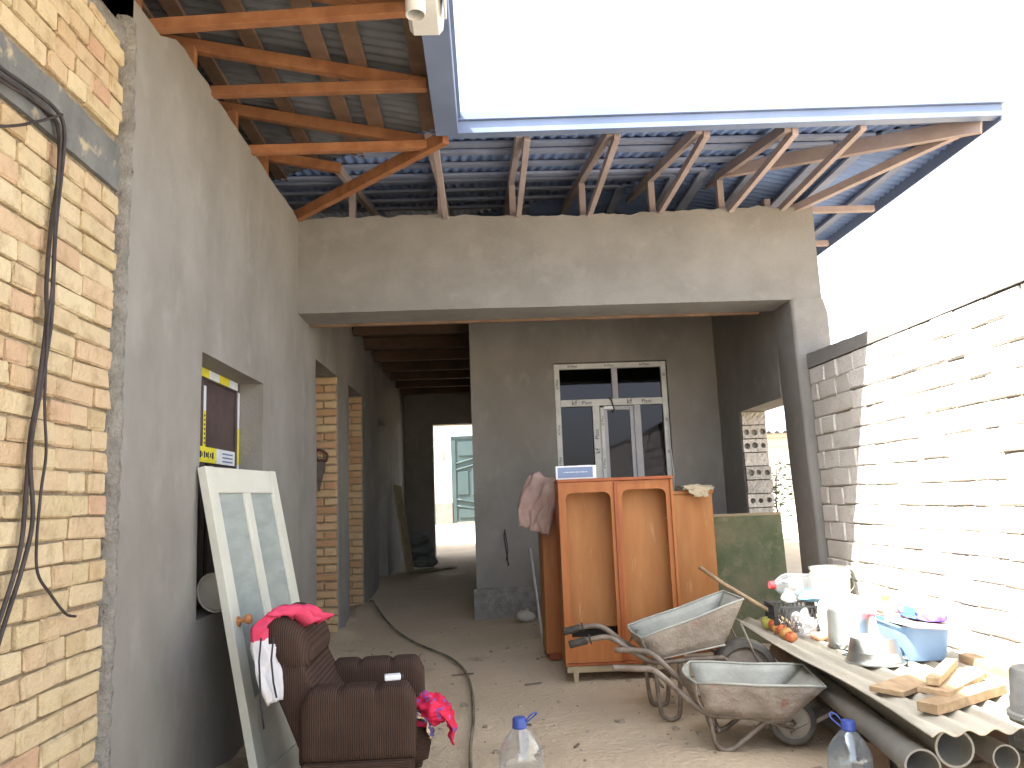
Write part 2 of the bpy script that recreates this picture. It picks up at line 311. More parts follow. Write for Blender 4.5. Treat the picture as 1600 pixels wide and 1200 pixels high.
# ------------------------------------------------------------------ ground
def gz(x, y):
    for (a, za), (b, zb) in zip(((-300, 0), (5.1, 0), (7.8, 0.16), (13.3, 0.38), (24, 0.62)), ((5.1, 0), (7.8, 0.16), (13.3, 0.38), (24, 0.62), (600, 0.62))):
        if y <= b: return za+(zb-za)*(y-a)/(b-a)
xs = [-300, -120, -50, -20, -8, -4, -2.5]+[-1.6+0.05*i for i in range(85)]+[2.8, 3.4, 4.5, 6, 9, 14, 25, 50, 120, 300]
ys = [-300, -100, -40, -15, -6, -2, 0, 1]+[1.5+0.055*i for i in range(128)]+[8.8, 9.3, 10, 11, 12, 13.3, 15, 17, 20, 24, 30, 45, 80, 200, 300]
g = MB(); nx, ny = len(xs), len(ys)
def gp(x, y):
    h = 0.0
    if -1.7 < x < 2.7 and 1.4 < y < 9: h = nz3((x, y, 0), 1.4, 9)*0.014+nz3((x, y, 0), 5, 4)*0.007+nz3((x, y, 0), 14, 1)*0.004
    if y < 12: h += 0.06*math.exp(-((x+1.42)/0.16)**2)*(0.6+nz3((x, y, 1), 3, 2))
    return (x, y, gz(x, y)+h-0.012)
g.add([gp(x, y) for x in xs for y in ys], [(i*ny+j, (i+1)*ny+j, (i+1)*ny+j+1, i*ny+j+1) for i in range(nx-1) for j in range(ny-1)])
tag(g.build('ground', 'dirt', smooth=True), kind='structure')

# ------------------------------------------------------------------ the house
LX = -1.39
house = thing('house', 'unfinished grey plastered house with yellow brick end and timber roof', 'house', (0.5, 7.8, 0.1), world=True)
# long left wall
def ltop(u): return 3.27 if u < 0.36 else 3.5
plw = slab('plastered_wall', (LX, 2.95, -0.2), (0, 1, 0), (0, 0, 1), (1, 0, 0), 10.55, 3.7, 0.25,
     [(0.84, 1.90, 0.99, 2.28), (3.42, 4.35, 0.2, 2.72), (4.92, 5.82, 0.2, 2.73), (7.05, 7.95, 0.2, 2.6)], 'plaster', house, 0.1, 0.006, 0.012, lambda u: 3.7-0.23*max(0, 1-u/0.45))
rng = random.Random(3)
# brick end wall
bw = MB(); bw.bb(-1.66, -1.424, -3, 2.96, -0.2, 3.22).build('brick_wall', 'mortar', house); bw_o = bpy.context.scene.objects['brick_wall']
BH = 0.0775
SV = [brick_mesh('brick_long', 0.246, 0.0705, 0.11, 'brick', rng) for _ in range(6)]
HV = [brick_mesh('brick_short', 0.117, 0.0705, 0.11, 'brick', rng) for _ in range(6)]
rest = MB(); nb = 0
for c in range(45):
    z = -0.06+c*BH
    if 2.52 < z < 2.78 or z > 3.2: continue
    y = 2.955-rng.uniform(0, 0.06); stag = rng.random()
    first = True
    while y > 0.7:
        sh = rng.random() < (0.45 if c % 3 else 0.75)
        L = 0.117 if sh else 0.246
        if first and rng.random() < 0.5: L = 0.117; sh = True
        first = False
        cy = y-L/2; g_ = 0.005+rng.uniform(-0.003, 0.006)
        if cy-L/2 > 1.93:
            o = put('brick', rng.choice(HV if sh else SV), bw_o); nb += 1
            o.location = (-1.463+rng.uniform(-0.006, 0.006), cy, z+rng.uniform(-0.003, 0.003))
            o.rotation_euler = (rng.uniform(-0.012, 0.012), rng.uniform(-0.02, 0.02), R(90)+rng.uniform(-0.02, 0.02)+(math.pi if rng.random() < 0.5 else 0))
        else: rest.box((-1.463+rng.uniform(-0.004, 0.004), cy, z), (0.11, L, 0.0665))
        y -= L+g_
tag(rest.build('brickwork', 'brick', bw_o, bevel=0.004), kind='stuff')
slab('concrete_belt', (-1.407, 0.7, 2.552), (0, 1, 0), (0, 0, 1), (1, 0, 0), 2.24, 0.185, 0.06, [], 'concrete', bw_o, 0.04, 0.004, 0.01, edge=0.006)
def cap(u, v):
    y = 0.7+2.29*u; prof = [(-1.425, 3.17), (-1.402, 3.19), (-1.40, 3.24), (-1.43, 3.272), (-1.66, 3.275)]; k = v*4; i = min(3, int(k)); t = k-i
    x = prof[i][0]+(prof[i+1][0]-prof[i][0])*t; z = prof[i][1]+(prof[i+1][1]-prof[i][1])*t
    return (x+nz3((x, y, z), 14, 1)*0.012, y, z+nz3((x, y, z), 11, 7)*0.014)
MB().grid(cap, 70, 8).build('mortar_cap', 'plaster_raw', bw_o, smooth=True)
def med(u, v):      # ragged plaster edge against the bricks
    z = -0.1+3.4*u; y = 2.918+0.065*v; e = nz3((0, 0, z), 5, 3)*0.022+nz3((0, 0, z), 19, 8)*0.012
    x = -1.405+0.03*math.sin(math.pi*min(1, v*1.05))+(nz3((v, y, z), 24, 2)*0.012 if 0.05 < v < 0.95 else -0.004)
    if v < 0.06: x = -1.432
    return (x, y+e*(1-v), z)
MB().grid(med, 240, 12).build('plaster_edge', 'plaster_raw', plw, smooth=True)
for (x, y, z, rz, lab) in ((-1.53, 3.02, 3.335, 1.2, 'loose yellow brick lying on top of the wall under the first chord'), (-1.57, 3.0, 3.405, 0.3, 'loose yellow brick lying on another brick on top of the wall')):
    o = put('brick', SV[2 if rz < 1 else 4]); o.location = (x, y, z); o.rotation_euler = (0, 0, rz); tag(o, lab, 'brick')
# brick jambs of the two doorways
jl = [brick_mesh('jamb_brick_long', 0.242, 0.062, 0.1, 'jbrick', rng) for _ in range(4)]; jh = [brick_mesh('jamb_brick_short', 0.113, 0.062, 0.1, 'jbrick', rng) for _ in range(4)]
for yj, zt in ((7.3, 2.52), (8.77, 2.53)):
    jb = MB().bb(-1.638, -1.398, yj-0.008, yj+0.05, 0, zt-0.004).build('door_jamb', 'mortar', house)
    c = 0
    while 0.12+c*0.076 < zt-0.03:
        z = 0.12+c*0.076
        xsj = [(-1.517, jl)] if c % 2 else [(-1.577, jh), (-1.455, jh)]
        for x, vs_ in xsj:
            o = put('brick', rng.choice(vs_), jb); o.location = (x+rng.uniform(-0.003, 0.003), yj+0.022+rng.uniform(-0.007, 0.007), z)
            o.rotation_euler = (rng.uniform(-0.03, 0.03), rng.uniform(-0.015, 0.015), rng.uniform(-0.03, 0.03))
        c += 1
# facade beam, pillar, side wall, back wall, corridor
slab('facade_beam', (LX-0.02, 5.75, 2.755), (1, 0, 0), (0, 0, 1), (0, -1, 0), 4.07, 0.745, 0.38, [], 'plaster2', house, 0.04, 0.005, 0.018, lambda u: 0.745+0.012*math.sin(u*2), edge=0.008)
MB().bb(-1.38, 2.3, 6.132, 6.16, 2.735, 2.83).build('formwork_board', 'wood_grey', house)
# pillar with rounded plastered corners
prs = []
for k in range(25):
    z = -0.1+2.856*k/24; xo = 2.410+0.056*(1-z/2.75)+nz3((0, 0, z), 2, 1)*0.006; x1 = 2.675+nz3((0, 0, z), 3, 6)*0.012+(0.03 if z < 2.65 else 0.0); r = 0.03
    pr = []
    for (cx, cy, a0) in ((x1-r, 5.744+r, -90), (x1-r, 6.13-r, 0), (xo+r, 6.13-r, 90), (xo+r, 5.744+r, 180)):
        for q in range(5): a = R(a0+q*22.5); pr.append(Vector((cx+r*math.cos(a), cy+r*math.sin(a), z)))
    prs.append(pr)
MB().loft(prs).build('pillar', 'plaster2', house, auto=50)
sw = slab('side_wall', (2.42, 13.3, -0.1), (0, -1, 0), (0, 0, 1), (-1, 0, 0), 7.175, 3.6, 0.25, [(6.1, 7.175, 0.4, 2.13)], 'plaster', house, 0.12, 0.006)
# hollow block jamb
hol = thing_h = MB().bb(2.425, 2.665, 7.19, 7.26, 0.3, 2.03).build('window_jamb', 'plaster_raw', house)
def hblock(withholes, x0, x1, z0, z1, yf, dep=0.05):
    b = MB(); n = 3 if withholes else 1
    if not withholes:
        b.grid(lambda u, v: (x0+(x1-x0)*u, yf+0.012*nz3((u*3, v*2, z0*9), 3, z0*7), z0+(z1-z0)*v), 10, 5)
        for pl in (((x0, yf, z0), (x0, yf+dep, z0), (x0, yf+dep, z1), (x0, yf, z1)), ((x1, yf, z0), (x1, yf+dep, z0), (x1, yf+dep, z1), (x1, yf, z1)), ((x0, yf, z1), (x1, yf, z1), (x1, yf+dep, z1), (x0, yf+dep, z1))): b.add(pl, [(0, 1, 2, 3)])
        return b
    wcell = (x1-x0)/3
    for i in range(3):
        a0, a1 = x0+wcell*i, x0+wcell*(i+1); cx = (a0+a1)/2+rng.uniform(-0.006, 0.006); cz = (z0+z1)/2+rng.uniform(-0.006, 0.006); r = 0.026+rng.uniform(-0.003, 0.004)
        outer, inner, deep, N = [], [], [], 16
        for k in range(N):
            a = 2*math.pi*k/N; ca, sa = math.cos(a), math.sin(a); s_ = 1/max(abs(ca), abs(sa))
            outer.append(Vector(((a0+a1)/2+ca*s_*wcell/2, yf+rng.uniform(-0.003, 0.003), (z0+z1)/2+sa*s_*(z1-z0)/2)))
            inner.append(Vector((cx+ca*r, yf+rng.uniform(-0.002, 0.002), cz+sa*r*rng.uniform(0.9, 1.08)))); deep.append(Vector((cx+ca*r*0.92, yf+dep-0.004, cz+sa*r*0.92)))
        b.loft([outer, inner, deep], False); b.add(deep, [tuple(range(N))])
    b.add([(x0, yf, z0), (x0, yf+dep, z0), (x0, yf+dep, z1), (x0, yf, z1), (x1, yf, z0), (x1, yf+dep, z0), (x1, yf+dep, z1), (x1, yf, z1)], [(0, 1, 2, 3), (4, 5, 6, 7), (3, 2, 6, 7), (0, 1, 5, 4)])
    return b
zz = 0.62
for k in range(11):
    hb = hblock(k in (0, 2, 4, 6, 8, 9), 2.428+rng.uniform(-0.006, 0.004), 2.66+rng.uniform(-0.012, 0.012), zz+0.006, zz+0.124, 7.145+rng.uniform(-0.008, 0.008))
    hb.build('hollow_block', 'hollow', hol); zz += 0.128
bk = slab('back_wall', (-0.13, 7.8, -0.1), (1, 0, 0), (0, 0, 1), (0, -1, 0), 2.6, 3.5, 0.22, [(0.86, 2.04, 0.3, 2.77)], 'plaster', house, 0.1, 0.006)
slab('wall_plinth', (-0.16, 7.765, 0.0), (1, 0, 0), (0, 0, 1), (0, -1, 0), 0.85, 0.44, 0.03, [], 'plaster_raw', bk, 0.05, 0.006, 0.02, edge=0.006)
slab('passage_wall', (-0.13, 8.03, -0.1), (0, 1, 0), (0, 0, 1), (-1, 0, 0), 5.3, 3.5, 0.2, [], 'plaster', house, 0.2, 0.006)
slab('passage_end', (-1.66, 13.3, -0.1), (1, 0, 0), (0, 0, 1), (0, -1, 0), 4.4, 3.6, 0.25, [(0.76, 1.5, 0.4, 2.72)], 'plaster', house, 0.15, 0.006)
MB().bb(-9, -8.8, -3, 13.5, -0.2, 3.5).bb(-8.8, -1.66, 13.25, 13.5, -0.2, 3.5).bb(-8.8, -1.66, -3, -2.8, -0.2, 3.5).build('outer_walls', 'plaster', house)
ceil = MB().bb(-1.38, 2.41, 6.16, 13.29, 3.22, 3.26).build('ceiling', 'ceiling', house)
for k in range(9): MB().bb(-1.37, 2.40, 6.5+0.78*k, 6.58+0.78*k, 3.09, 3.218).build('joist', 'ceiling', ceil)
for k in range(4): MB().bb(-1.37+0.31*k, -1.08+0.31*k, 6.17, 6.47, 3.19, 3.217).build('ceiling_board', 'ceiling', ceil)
# ------------------------------------------------------------------ roof
EX, EY, ER, TZ, S = -0.10, 4.35, 3.26, 3.585, 0.2
roof = MB()
roof.add([(-5, -3, TZ+0.98), (-5, 15, TZ+0.98), (-10, 15, TZ-0.02), (-10, -3, TZ-0.02)], [(0, 1, 2, 3)])
roof.add([(ER, 14.9, TZ), (-8, 14.9, TZ), (-8, 9.6, TZ+1.05), (ER-5.25, 9.62, TZ+1.05)], [(0, 1, 2, 3)])
_e = 0.028  # flat underlay added above the sheets to block light leaks
roof.add([(EX, -3, TZ+_e), (EX-4.9, -3, TZ+_e+0.98), (EX-4.9, EY+4.9, TZ+_e+0.98), (EX, EY, TZ+_e)], [(0, 1, 2, 3)])
roof.add([(EX, EY, TZ+_e), (ER, EY, TZ+_e), (ER-5.25, EY+5.25, TZ+_e+1.05), (EX-5.25, EY+5.25, TZ+_e+1.05)], [(0, 1, 2, 3)])
roof.add([(ER, EY, TZ+_e), (ER, 14.9, TZ+_e), (ER-5.25, EY+5.25, TZ+_e+1.05)], [(0, 1, 2)])
roof = roof.build('roof', 'sheet', house, solid=0.01)
PW, AMP = 0.076, 0.009
def wav(t): return AMP*max(-0.75, min(0.75, math.sin(2*math.pi*t/PW)))*1.3
def sheetgrid(name, t0, t1, fn, nd=8, smat='sheet'):
    b = MB(); n = int((t1-t0)/PW*6)
    b.grid(lambda u, v: fn(t0+(t1-t0)*u, v), n, nd); b.build(name, smat, roof, smooth=True)
def left_f(y, v):
    d0 = max(0, y-EY); d = d0+(4.9-d0)*v; return (EX-d, y, TZ+S*d+wav(y))
def front_f(x, v):
    d0 = max(0, EX-x); d1 = min(ER-x, 5.25); d1 = max(d1, d0+0.001); d = d0+(d1-d0)*v; return (x, EY+d, TZ+S*d+wav(x))
def right_f(y, v):
    d = min(y-EY, 14.9-y, 5.25)*v; return (ER-d, y, TZ+S*d+wav(y))
yy = -3.0
while yy < 9.2: sheetgrid('roof_sheet', yy, min(yy+0.92, 9.24), left_f); yy += 0.9
xx = -4.8
while xx < ER-0.02: sheetgrid('roof_sheet', xx, min(xx+0.92, ER-0.002), front_f, 8, 'sheet_hazed'); xx += 0.9
yy = EY+0.01
while yy < 14.8: sheetgrid('roof_sheet', yy, min(yy+0.92, 14.89), right_f, 4, 'sheet_hazed'); yy += 0.9
def beam(name, a, b, wd, ht, mat='wood', up=(0, 0, 1)): return MB().bar(a, b, wd, ht, up).build(name, mat, roof, bevel=0.003)
ZB = TZ-0.105        # rafter underside at the eave edge
for y in (0.65, 1.3, 1.95, 2.6, 3.2, 3.86, 4.55):
    j = rng.uniform(-0.012, 0.012)
    beam('chord', (-0.25, y, 3.505+j), (-1.72, y+j, 3.50 if y > 3.4 else 3.43), 0.045, 0.055)
    d0 = 0.16; beam('rafter', (EX-d0, y+0.05, ZB+0.035+S*d0), (EX-3.4, y+0.05, ZB+0.035+S*3.4), 0.045, 0.07)
    beam('stud', (-1.52, y+0.012, 3.50), (-1.52, y+0.012, ZB+S*1.42), 0.07, 0.05, up=(0, 1, 0))
for y, d0 in ((5.2, 0.87), (5.9, 1.57), (6.6, 2.27)):
    beam('rafter', (EX-d0, y+0.05, ZB+0.035+S*d0), (EX-3.4, y+0.05, ZB+0.035+S*3.4), 0.045, 0.07)
beam('stud', (-1.52, 5.2, 3.5), (-1.52, 5.2, ZB+S*1.42), 0.09, 0.06, up=(0, 1, 0))
for d in (0.18, 0.52, 0.72, 1.08, 1.42, 1.62, 2.0, 2.4, 2.8):
    zc = TZ-0.025+S*d
    beam('batten', (EX-d, -2.0, zc), (EX-d, EY+d, zc), 0.10, 0.022, 'wood_grey', up=(S, 0, 1))
    xe = min(ER-d-0.02, 3.2); beam('batten', (EX-d, EY+d, zc), (xe, EY+d, zc), 0.10, 0.022, 'batten_hazed', up=(0, -S, 1))
    beam('batten', (ER-d, EY+d, zc), (ER-d, 10, zc), 0.10, 0.022, 'batten_hazed', up=(-S, 0, 1))
for x in (2.0, 1.44, 0.88, 0.32, -0.25, -0.95):
    d0 = 0.1 if x > EX else EX-x+0.05
    if x > EX-0.3: beam('chord', (x, EY+max(0.07, d0), 3.505), (x, 6.1, 3.50+rng.uniform(-.01, .01)), 0.04, 0.05, 'wood_hazed')
    beam('rafter', (x-0.045, EY+d0, ZB+0.035+S*d0), (x-0.045, EY+min(3.6, ER-x+2), ZB+0.035+S*min(3.6, ER-x+2)), 0.045, 0.065, 'wood_hazed')
    beam('stud', (x-0.04, 5.86, 3.49), (x-0.04, 5.86, ZB+S*1.5), 0.05, 0.07, 'wood_hazed', up=(0, 1, 0))
beam('valley_rafter', (EX-0.08, EY+0.08, 3.50), (-1.62, 5.98, 3.53), 0.05, 0.08)
beam('hip_rafter', (ER-0.08, EY+0.08, ZB+0.03), (1.95, 5.61, ZB+0.03+S*1.25), 0.05, 0.10, 'wood_hazed')
beam('hip_chord', (ER-0.12, EY+0.12, 3.52), (2.45, 5.95, 3.50), 0.05, 0.06, 'wood_hazed')
beam('chord', (2.42, EY+0.07, 3.515), (2.42, 6.1, 3.50), 0.04, 0.05, 'wood_hazed')
for y in (5.85, 6.7, 7.6): beam('lookout', (2.5, y, 3.515), (ER-0.05, y, 3.515), 0.04, 0.05, 'wood_hazed')
for x, y in ((2.35, 5.9), (2.58, 6.0)): beam('stud', (x, y, 3.49), (x, y, ZB+S*0.75), 0.05, 0.06, 'wood_hazed', up=(0, 1, 0))
# boxed eave of the left wing and the metal fascia of the front
MB().bb(EX-0.135, EX-0.002, -3, EY-0.004, 3.468, 3.478).bb(EX-0.137, EX-0.125, -3, EY-0.004, 3.48, 3.56).bb(EX-0.012, EX, -3, EY-0.01, 3.48, 3.585).bb(EX-0.002, EX+0.018, -3, EY-0.02, 3.57, 3.60).build('eave_box', 'fascia', roof, bevel=0.002)
FT = 0.045      # the front eave rises a little towards its free corner
fb_ = MB(); up_ = (-FT/3.3, 0, 1)
fb_.bar((EX-0.03, EY-0.006, 3.5165), (ER, EY-0.006, 3.5165+FT), 0.012, 0.077, up_)
fb_.bar((EX-0.02, EY-0.016, 3.583), (ER+0.012, EY-0.016, 3.583+FT), 0.028, 0.052, up_)
fb_.bar((EX-0.03, EY+0.03, 3.482), (ER-0.01, EY+0.03, 3.482+FT), 0.06, 0.006, up_)
fb_.build('front_fascia', 'fascia', roof, bevel=0.002)
MB().bb(ER-0.01, ER+0.002, EY+0.002, 14.9, 3.50, 3.60).bb(ER-0.008, ER+0.018, EY, 14.9, 3.602, 3.647).build('side_fascia', 'fascia', roof, bevel=0.003)
for x in (0.62,): pass
# white gutter piece under the left eave
gut = thing('gutter', 'white plastic gutter with a round outlet hanging under the timber eave', 'gutter', (-0.185, 2.7, 3.2))
prof = [(-0.07, 0.1), (-0.066, 0.02), (-0.05, 0.0), (0.05, 0.0), (0.066, 0.02), (0.075, 0.1)]
MB().grid(lambda u, v: (prof[min(5, int(v*5+1e-6))][0], -1.2+1.42*u, prof[min(5, int(v*5+1e-6))][1]), 4, 5).build('channel', 'white_pl', gut, solid=0.004)
MB().lathe([(0.038, 0.0), (0.038, -0.075), (0.034, -0.075), (0.034, 0.0)], 20, Matrix.Translation((-0.025, -0.02, 0.0))).build('outlet', 'white_pl', gut, auto=40)
MB().bb(0.078, 0.088, -1.2, 0.12, 0.0, 0.15).build('back_flange', 'white_pl', gut, bevel=0.003)
# ------------------------------------------------------------------ upvc door in the back wall
def profile_frame(b, x0, x1, z0, z1, y, wd, dp):
    b.bb(x0, x0+wd, y, y+dp, z0, z1).bb(x1-wd, x1, y, y+dp, z0, z1).bb(x0+wd, x1-wd, y, y+dp, z1-wd, z1).bb(x0+wd, x1-wd, y, y+dp, z0, z0+wd); return b
dy = 7.835
dr = profile_frame(MB(), 0.735, 1.905, 0.21, 2.662, dy, 0.055, 0.07).build('door', 'film', house, bevel=0.004)
MB().bb(0.79, 1.85, dy-0.006, dy+0.066, 2.215, 2.285).build('transom', 'film', dr, bevel=0.004)
MB().bb(1.335, 1.395, dy+0.012, dy+0.066, 2.285, 2.607).build('mullion', 'pvc_shaded', dr, bevel=0.004)
MB().bb(1.115, 1.19, dy-0.008, dy+0.066, 0.265, 2.215).build('mullion', 'film', dr, bevel=0.004)
MB().bb(1.19, 1.228, dy-0.022, dy+0.04, 0.265, 2.195).build('sash_stile', 'film', dr, bevel=0.004)
MB().bb(1.545, 1.615, dy+0.004, dy+0.066, 0.265, 2.215).build('mullion', 'pvc_shaded', dr, bevel=0.004)
profile_frame(MB(), 1.23, 1.545, 0.27, 2.21, dy+0.02, 0.042, 0.045).build('sash', 'pvc_shaded', dr, bevel=0.004)
for x0, x1, z0, z1 in ((0.79, 1.335, 2.285, 2.607), (1.395, 1.85, 2.285, 2.607), (0.79, 1.115, 0.265, 2.215), (1.272, 1.503, 0.312, 2.168), (1.615, 1.85, 0.265, 2.215)):
    MB().bb(x0, x1, dy+0.035, dy+0.041, z0, z1).build('pane', 'dark_glass', dr)
hz = lambda x, z, y=dy: frame_m(Vector((x, y, z)), (1, 0, 0), (0, 0, 1)); vz = lambda x, z, y=dy: frame_m(Vector((x, y, z)), (0, 0, 1), (-1, 0, 0))
for x, s_ in ((0.93, 'kf'), (1.50, 'kf')): text(s_, 0.075, hz(x, 2.25, dy-0.0075), 'ink', dr)
for x in (1.06, 1.68): text('Plast', 0.055, hz(x, 2.248, dy-0.0075), 'ink', dr)
for z in (1.75, 1.15): text('kf', 0.075, vz(1.15, z, dy-0.0095), 'ink', dr); text('Plast', 0.055, vz(1.15, z+0.17, dy-0.0095), 'ink', dr)
for z in (2.06, 1.62, 1.36): text('kf Plast', 0.036, vz(1.209, z, dy-0.0235), 'ink', dr)
for z in (2.45, 1.98, 1.65, 1.25):
    text('kf Plast', 0.036, vz(0.762, z, dy-0.0015), 'ink', dr); text('kf', 0.04, vz(1.878, z+0.07, dy-0.0015), 'ink', dr)
for x in (0.93, 1.31, 1.68): text('kf Plast', 0.036, hz(x, 2.634, dy-0.0015), 'ink', dr)
MB().tube([(1.29, dy-0.012, 2.292), (1.315, dy-0.018, 2.27), (1.325, dy-0.03, 2.21), (1.34, dy-0.025, 2.15)], 0.008, 6).build('strap', 'black', dr, smooth=True)
MB().bb(1.23, 1.33, dy-0.03, dy-0.02, 2.175, 2.205).build('torn_film', 'cardwhite', dr)
MB().tube([(1.898, dy-0.004, 2.1), (1.89, dy-0.03, 1.8), (1.902, dy-0.05, 1.5), (1.885, dy-0.02, 1.1)], 0.006, 5).build('loose_film', 'film', dr)
# ------------------------------------------------------------------ brown window in the left wall
wx = -1.535
win = MB().bb(wx-0.05, wx, 3.792, 3.85, 0.79, 2.08).bb(wx-0.05, wx, 4.79, 4.848, 0.79, 2.08).bb(wx-0.05, wx, 3.85, 4.79, 2.02, 2.08).bb(wx-0.05, wx, 3.85, 4.79, 0.79, 0.85).build('window', 'brown_pvc', house, bevel=0.004)
MB().bb(wx-0.045, wx+0.006, 3.85, 4.79, 1.56, 1.64).build('transom', 'brown_pvc', win, bevel=0.004)
MB().bb(wx-0.045, wx+0.004, 4.20, 4.27, 0.85, 1.56).build('mullion', 'brown_pvc', win, bevel=0.004)
MB().bb(wx-0.045, wx+0.004, 4.20, 4.27, 1.64, 2.02).build('mullion', 'brown_pvc', win, bevel=0.004)
MB().bb(wx-0.04, wx-0.012, 4.27, 4.79, 1.64, 2.02).build('panel', 'brown_pvc', win, bevel=0.004)
MB().bb(wx-0.04, wx-0.012, 4.36, 4.79, 0.85, 1.56).build('panel', 'brown_pvc', win, bevel=0.004)
for y0, y1, z0, z1 in ((3.85, 4.2, 1.64, 2.02), (3.85, 4.2, 0.85, 1.56), (4.27, 4.36, 0.85, 1.56)): MB().bb(wx-0.03, wx-0.025, y0, y1, z0, z1).build('pane', 'dark_glass', win)
def tape(y0, y1, z0, z1, mats, n, x=wx+0.0015, vert=False):
    for k in range(n):
        a, c = k/n, (k+1)/n
        if vert: q = (y0, y1, z0+(z1-z0)*a, z0+(z1-z0)*c)
        else: q = (y0+(y1-y0)*a, y0+(y1-y0)*c, z0, z1)
        MB().bb(x, x+0.002, *q).build('tape', mats[k % len(mats)], win)
tape(3.80, 4.80, 2.03, 2.077, ['yellow', 'tape_white'], 6)
tape(4.805, 4.84, 0.9, 2.02, ['tape_white', 'yellow'], 5, vert=True)
tape(4.215, 4.25, 1.64, 1.84, ['yellow'], 1, wx+0.0055, True); tape(4.215, 4.25, 1.84, 1.98, ['tape_white'], 1, wx+0.0055, True)
tape(3.84, 4.06, 1.56, 1.645, ['tape_white'], 1, wx+0.0075); tape(4.06, 4.42, 1.56, 1.645, ['yellow'], 1, wx+0.0075); tape(4.42, 4.74, 1.56, 1.645, ['tape_white'], 1, wx+0.0075)
for y0, y1 in ((3.87, 4.03), (4.52, 4.70)):
    for z in (1.578, 1.60, 1.622): MB().bb(wx+0.0097, wx+0.0105, y0, y1, z-0.004, z+0.004).build('print_line', 'ink_blue', win)
for k in range(9):
    h = 0.024 if k % 2 else 0.036
    MB().bb(wx+0.0097, wx+0.0105, 4.10+k*0.031, 4.113+k*0.031+0.006*(k % 3), 1.602-h/2, 1.602+h/2).build('print_mark', 'ink', win)
for k in range(7): MB().bb(wx+0.0077, wx+0.0085, 4.224, 4.241, 1.66+k*0.025, 1.672+k*0.025).build('print_mark', 'ink', win)

# ------------------------------------------------------------------ block wall on the right
BX = 2.50
bwall = thing('block_wall', 'pale block boundary wall with a concrete coping, sunlit beyond the eave shadow', 'wall', (BX, 4, 0), world=True)
MB().bb(BX+0.016, BX+0.22, 0.3, 5.74, -0.2, 2.2).build('wall_core', 'block_mortar', bwall)
BV = [brick_mesh('block', 0.236, 0.1225, 0.1, 'block', rng, 0.008) for _ in range(8)]
jr = MB()
restb = MB(); nbk = 0
for c in range(18):
    z = 2.137-c*0.1285
    y = 5.735-(0.12 if c % 2 else 0.0)-rng.uniform(0, 0.03)
    if c % 2: 
        o = put('block', BV[c % 8], bwall); o.matrix_parent_inverse = INV[bwall.name]; o.scale = (0.45, 1, 1); o.location = (BX+0.05, 5.68, z); o.rotation_euler = (0, 0, R(-90))
    while y > 0.4:
        L = 0.236*rng.uniform(0.82, 1.1)
        if y-L > 2.15:
            o = put('block', rng.choice(BV), bwall); nbk += 1
            o.location = (BX+0.05+rng.uniform(-0.007, 0.007), y-L/2, z+rng.uniform(-0.004, 0.004)); o.scale = (L/0.236, 1, 1)
            o.rotation_euler = (rng.uniform(-0.015, 0.015), rng.uniform(-0.012, 0.012), R(-90)+rng.uniform(-0.02, 0.02))
        else: restb.box((BX+0.05, y-L/2, z), (0.1, L, 0.119))
        y -= L+0.004+rng.uniform(0, 0.006)
    # squeezed-out mortar along the bed joint
    zb = z-0.064
    def bead(u, v, zb=zb, c=c):
        yy = 0.4+5.33*u; a = math.pi*(v*1.0)
        k = max(0.0, 0.35+nz3((c*3.1, yy, 0), 3.1, c)*0.9+nz3((c, yy, 2), 17, 3)*0.55)
        return (BX+0.02-math.sin(a)*0.013*k, yy, zb+nz3((c*2, yy, 1), 9, c)*0.006-math.cos(a)*0.006*(0.5+k))
    jr.grid(bead, 260, 4)
tag(restb.build('blockwork', 'block', bwall, bevel=0.006), kind='stuff')
tag(jr.build('joint_mortar', 'block_mortar', bwall, smooth=True), kind='stuff')
slab('coping', (BX-0.004, 5.74, 2.203), (0, -1, 0), (0, 0, 1), (-1, 0, 0), 5.4, 0.11, 0.23, [], 'plaster2', bwall, 0.05, 0.004, 0.006, topfn=lambda u: max(0.03, 0.11-0.024*u), edge=0.005)

# ------------------------------------------------------------------ white door leaf leaning on the left wall
dl = thing('door_leaf', 'old white door leaf with frosted glass leaning on the plastered wall', 'door', (-1.06, 3.71, -0.01), (0, 0, 1.44))
T = Matrix.Rotation(-0.2, 4, 'X')          # leans back towards the wall
def lb(name, x0, x1, y0, y1, z0, z1, mat, bev=0.003, par=None):
    b = MB().bb(x0, x1, y0, y1, z0, z1); b.v = [tuple(T @ Vector(p)) for p in b.v]; return b.build(name, mat, par or dl, bevel=bev)
DW, DH = 0.84, 1.55
lb('stile', 0, 0.09, -0.02, 0.022, 0, DH, 'door_paint'); lb('stile', DW-0.08, DW, -0.02, 0.022, 0, DH, 'door_paint')
lb('rail', 0.09, DW-0.08, -0.019, 0.021, DH-0.13, DH-0.002, 'door_paint'); lb('rail', 0.09, DW-0.08, -0.019, 0.021, 0.36, 0.44, 'door_paint')
lb('muntin', DW/2-0.03, DW/2+0.03, -0.018, 0.02, 0.44, DH-0.13, 'door_paint')
lb('rail', 0.09, DW-0.08, -0.019, 0.021, 0, 0.12, 'door_paint'); lb('lower_panel', 0.09, DW-0.08, -0.008, 0.012, 0.12, 0.36, 'door_paint')
for x0, x1 in ((0.09, DW/2-0.03), (DW/2+0.03, DW-0.08)):
    lb('pane', x0, x1, -0.003, 0.003, 0.44, DH-0.13, 'frost', 0)
    lb('bead', x0, x0+0.014, -0.014, -0.003, 0.44, DH-0.13, 'door_paint', 0.002); lb('bead', x1-0.014, x1, -0.014, -0.003, 0.44, DH-0.13, 'door_paint', 0.002)
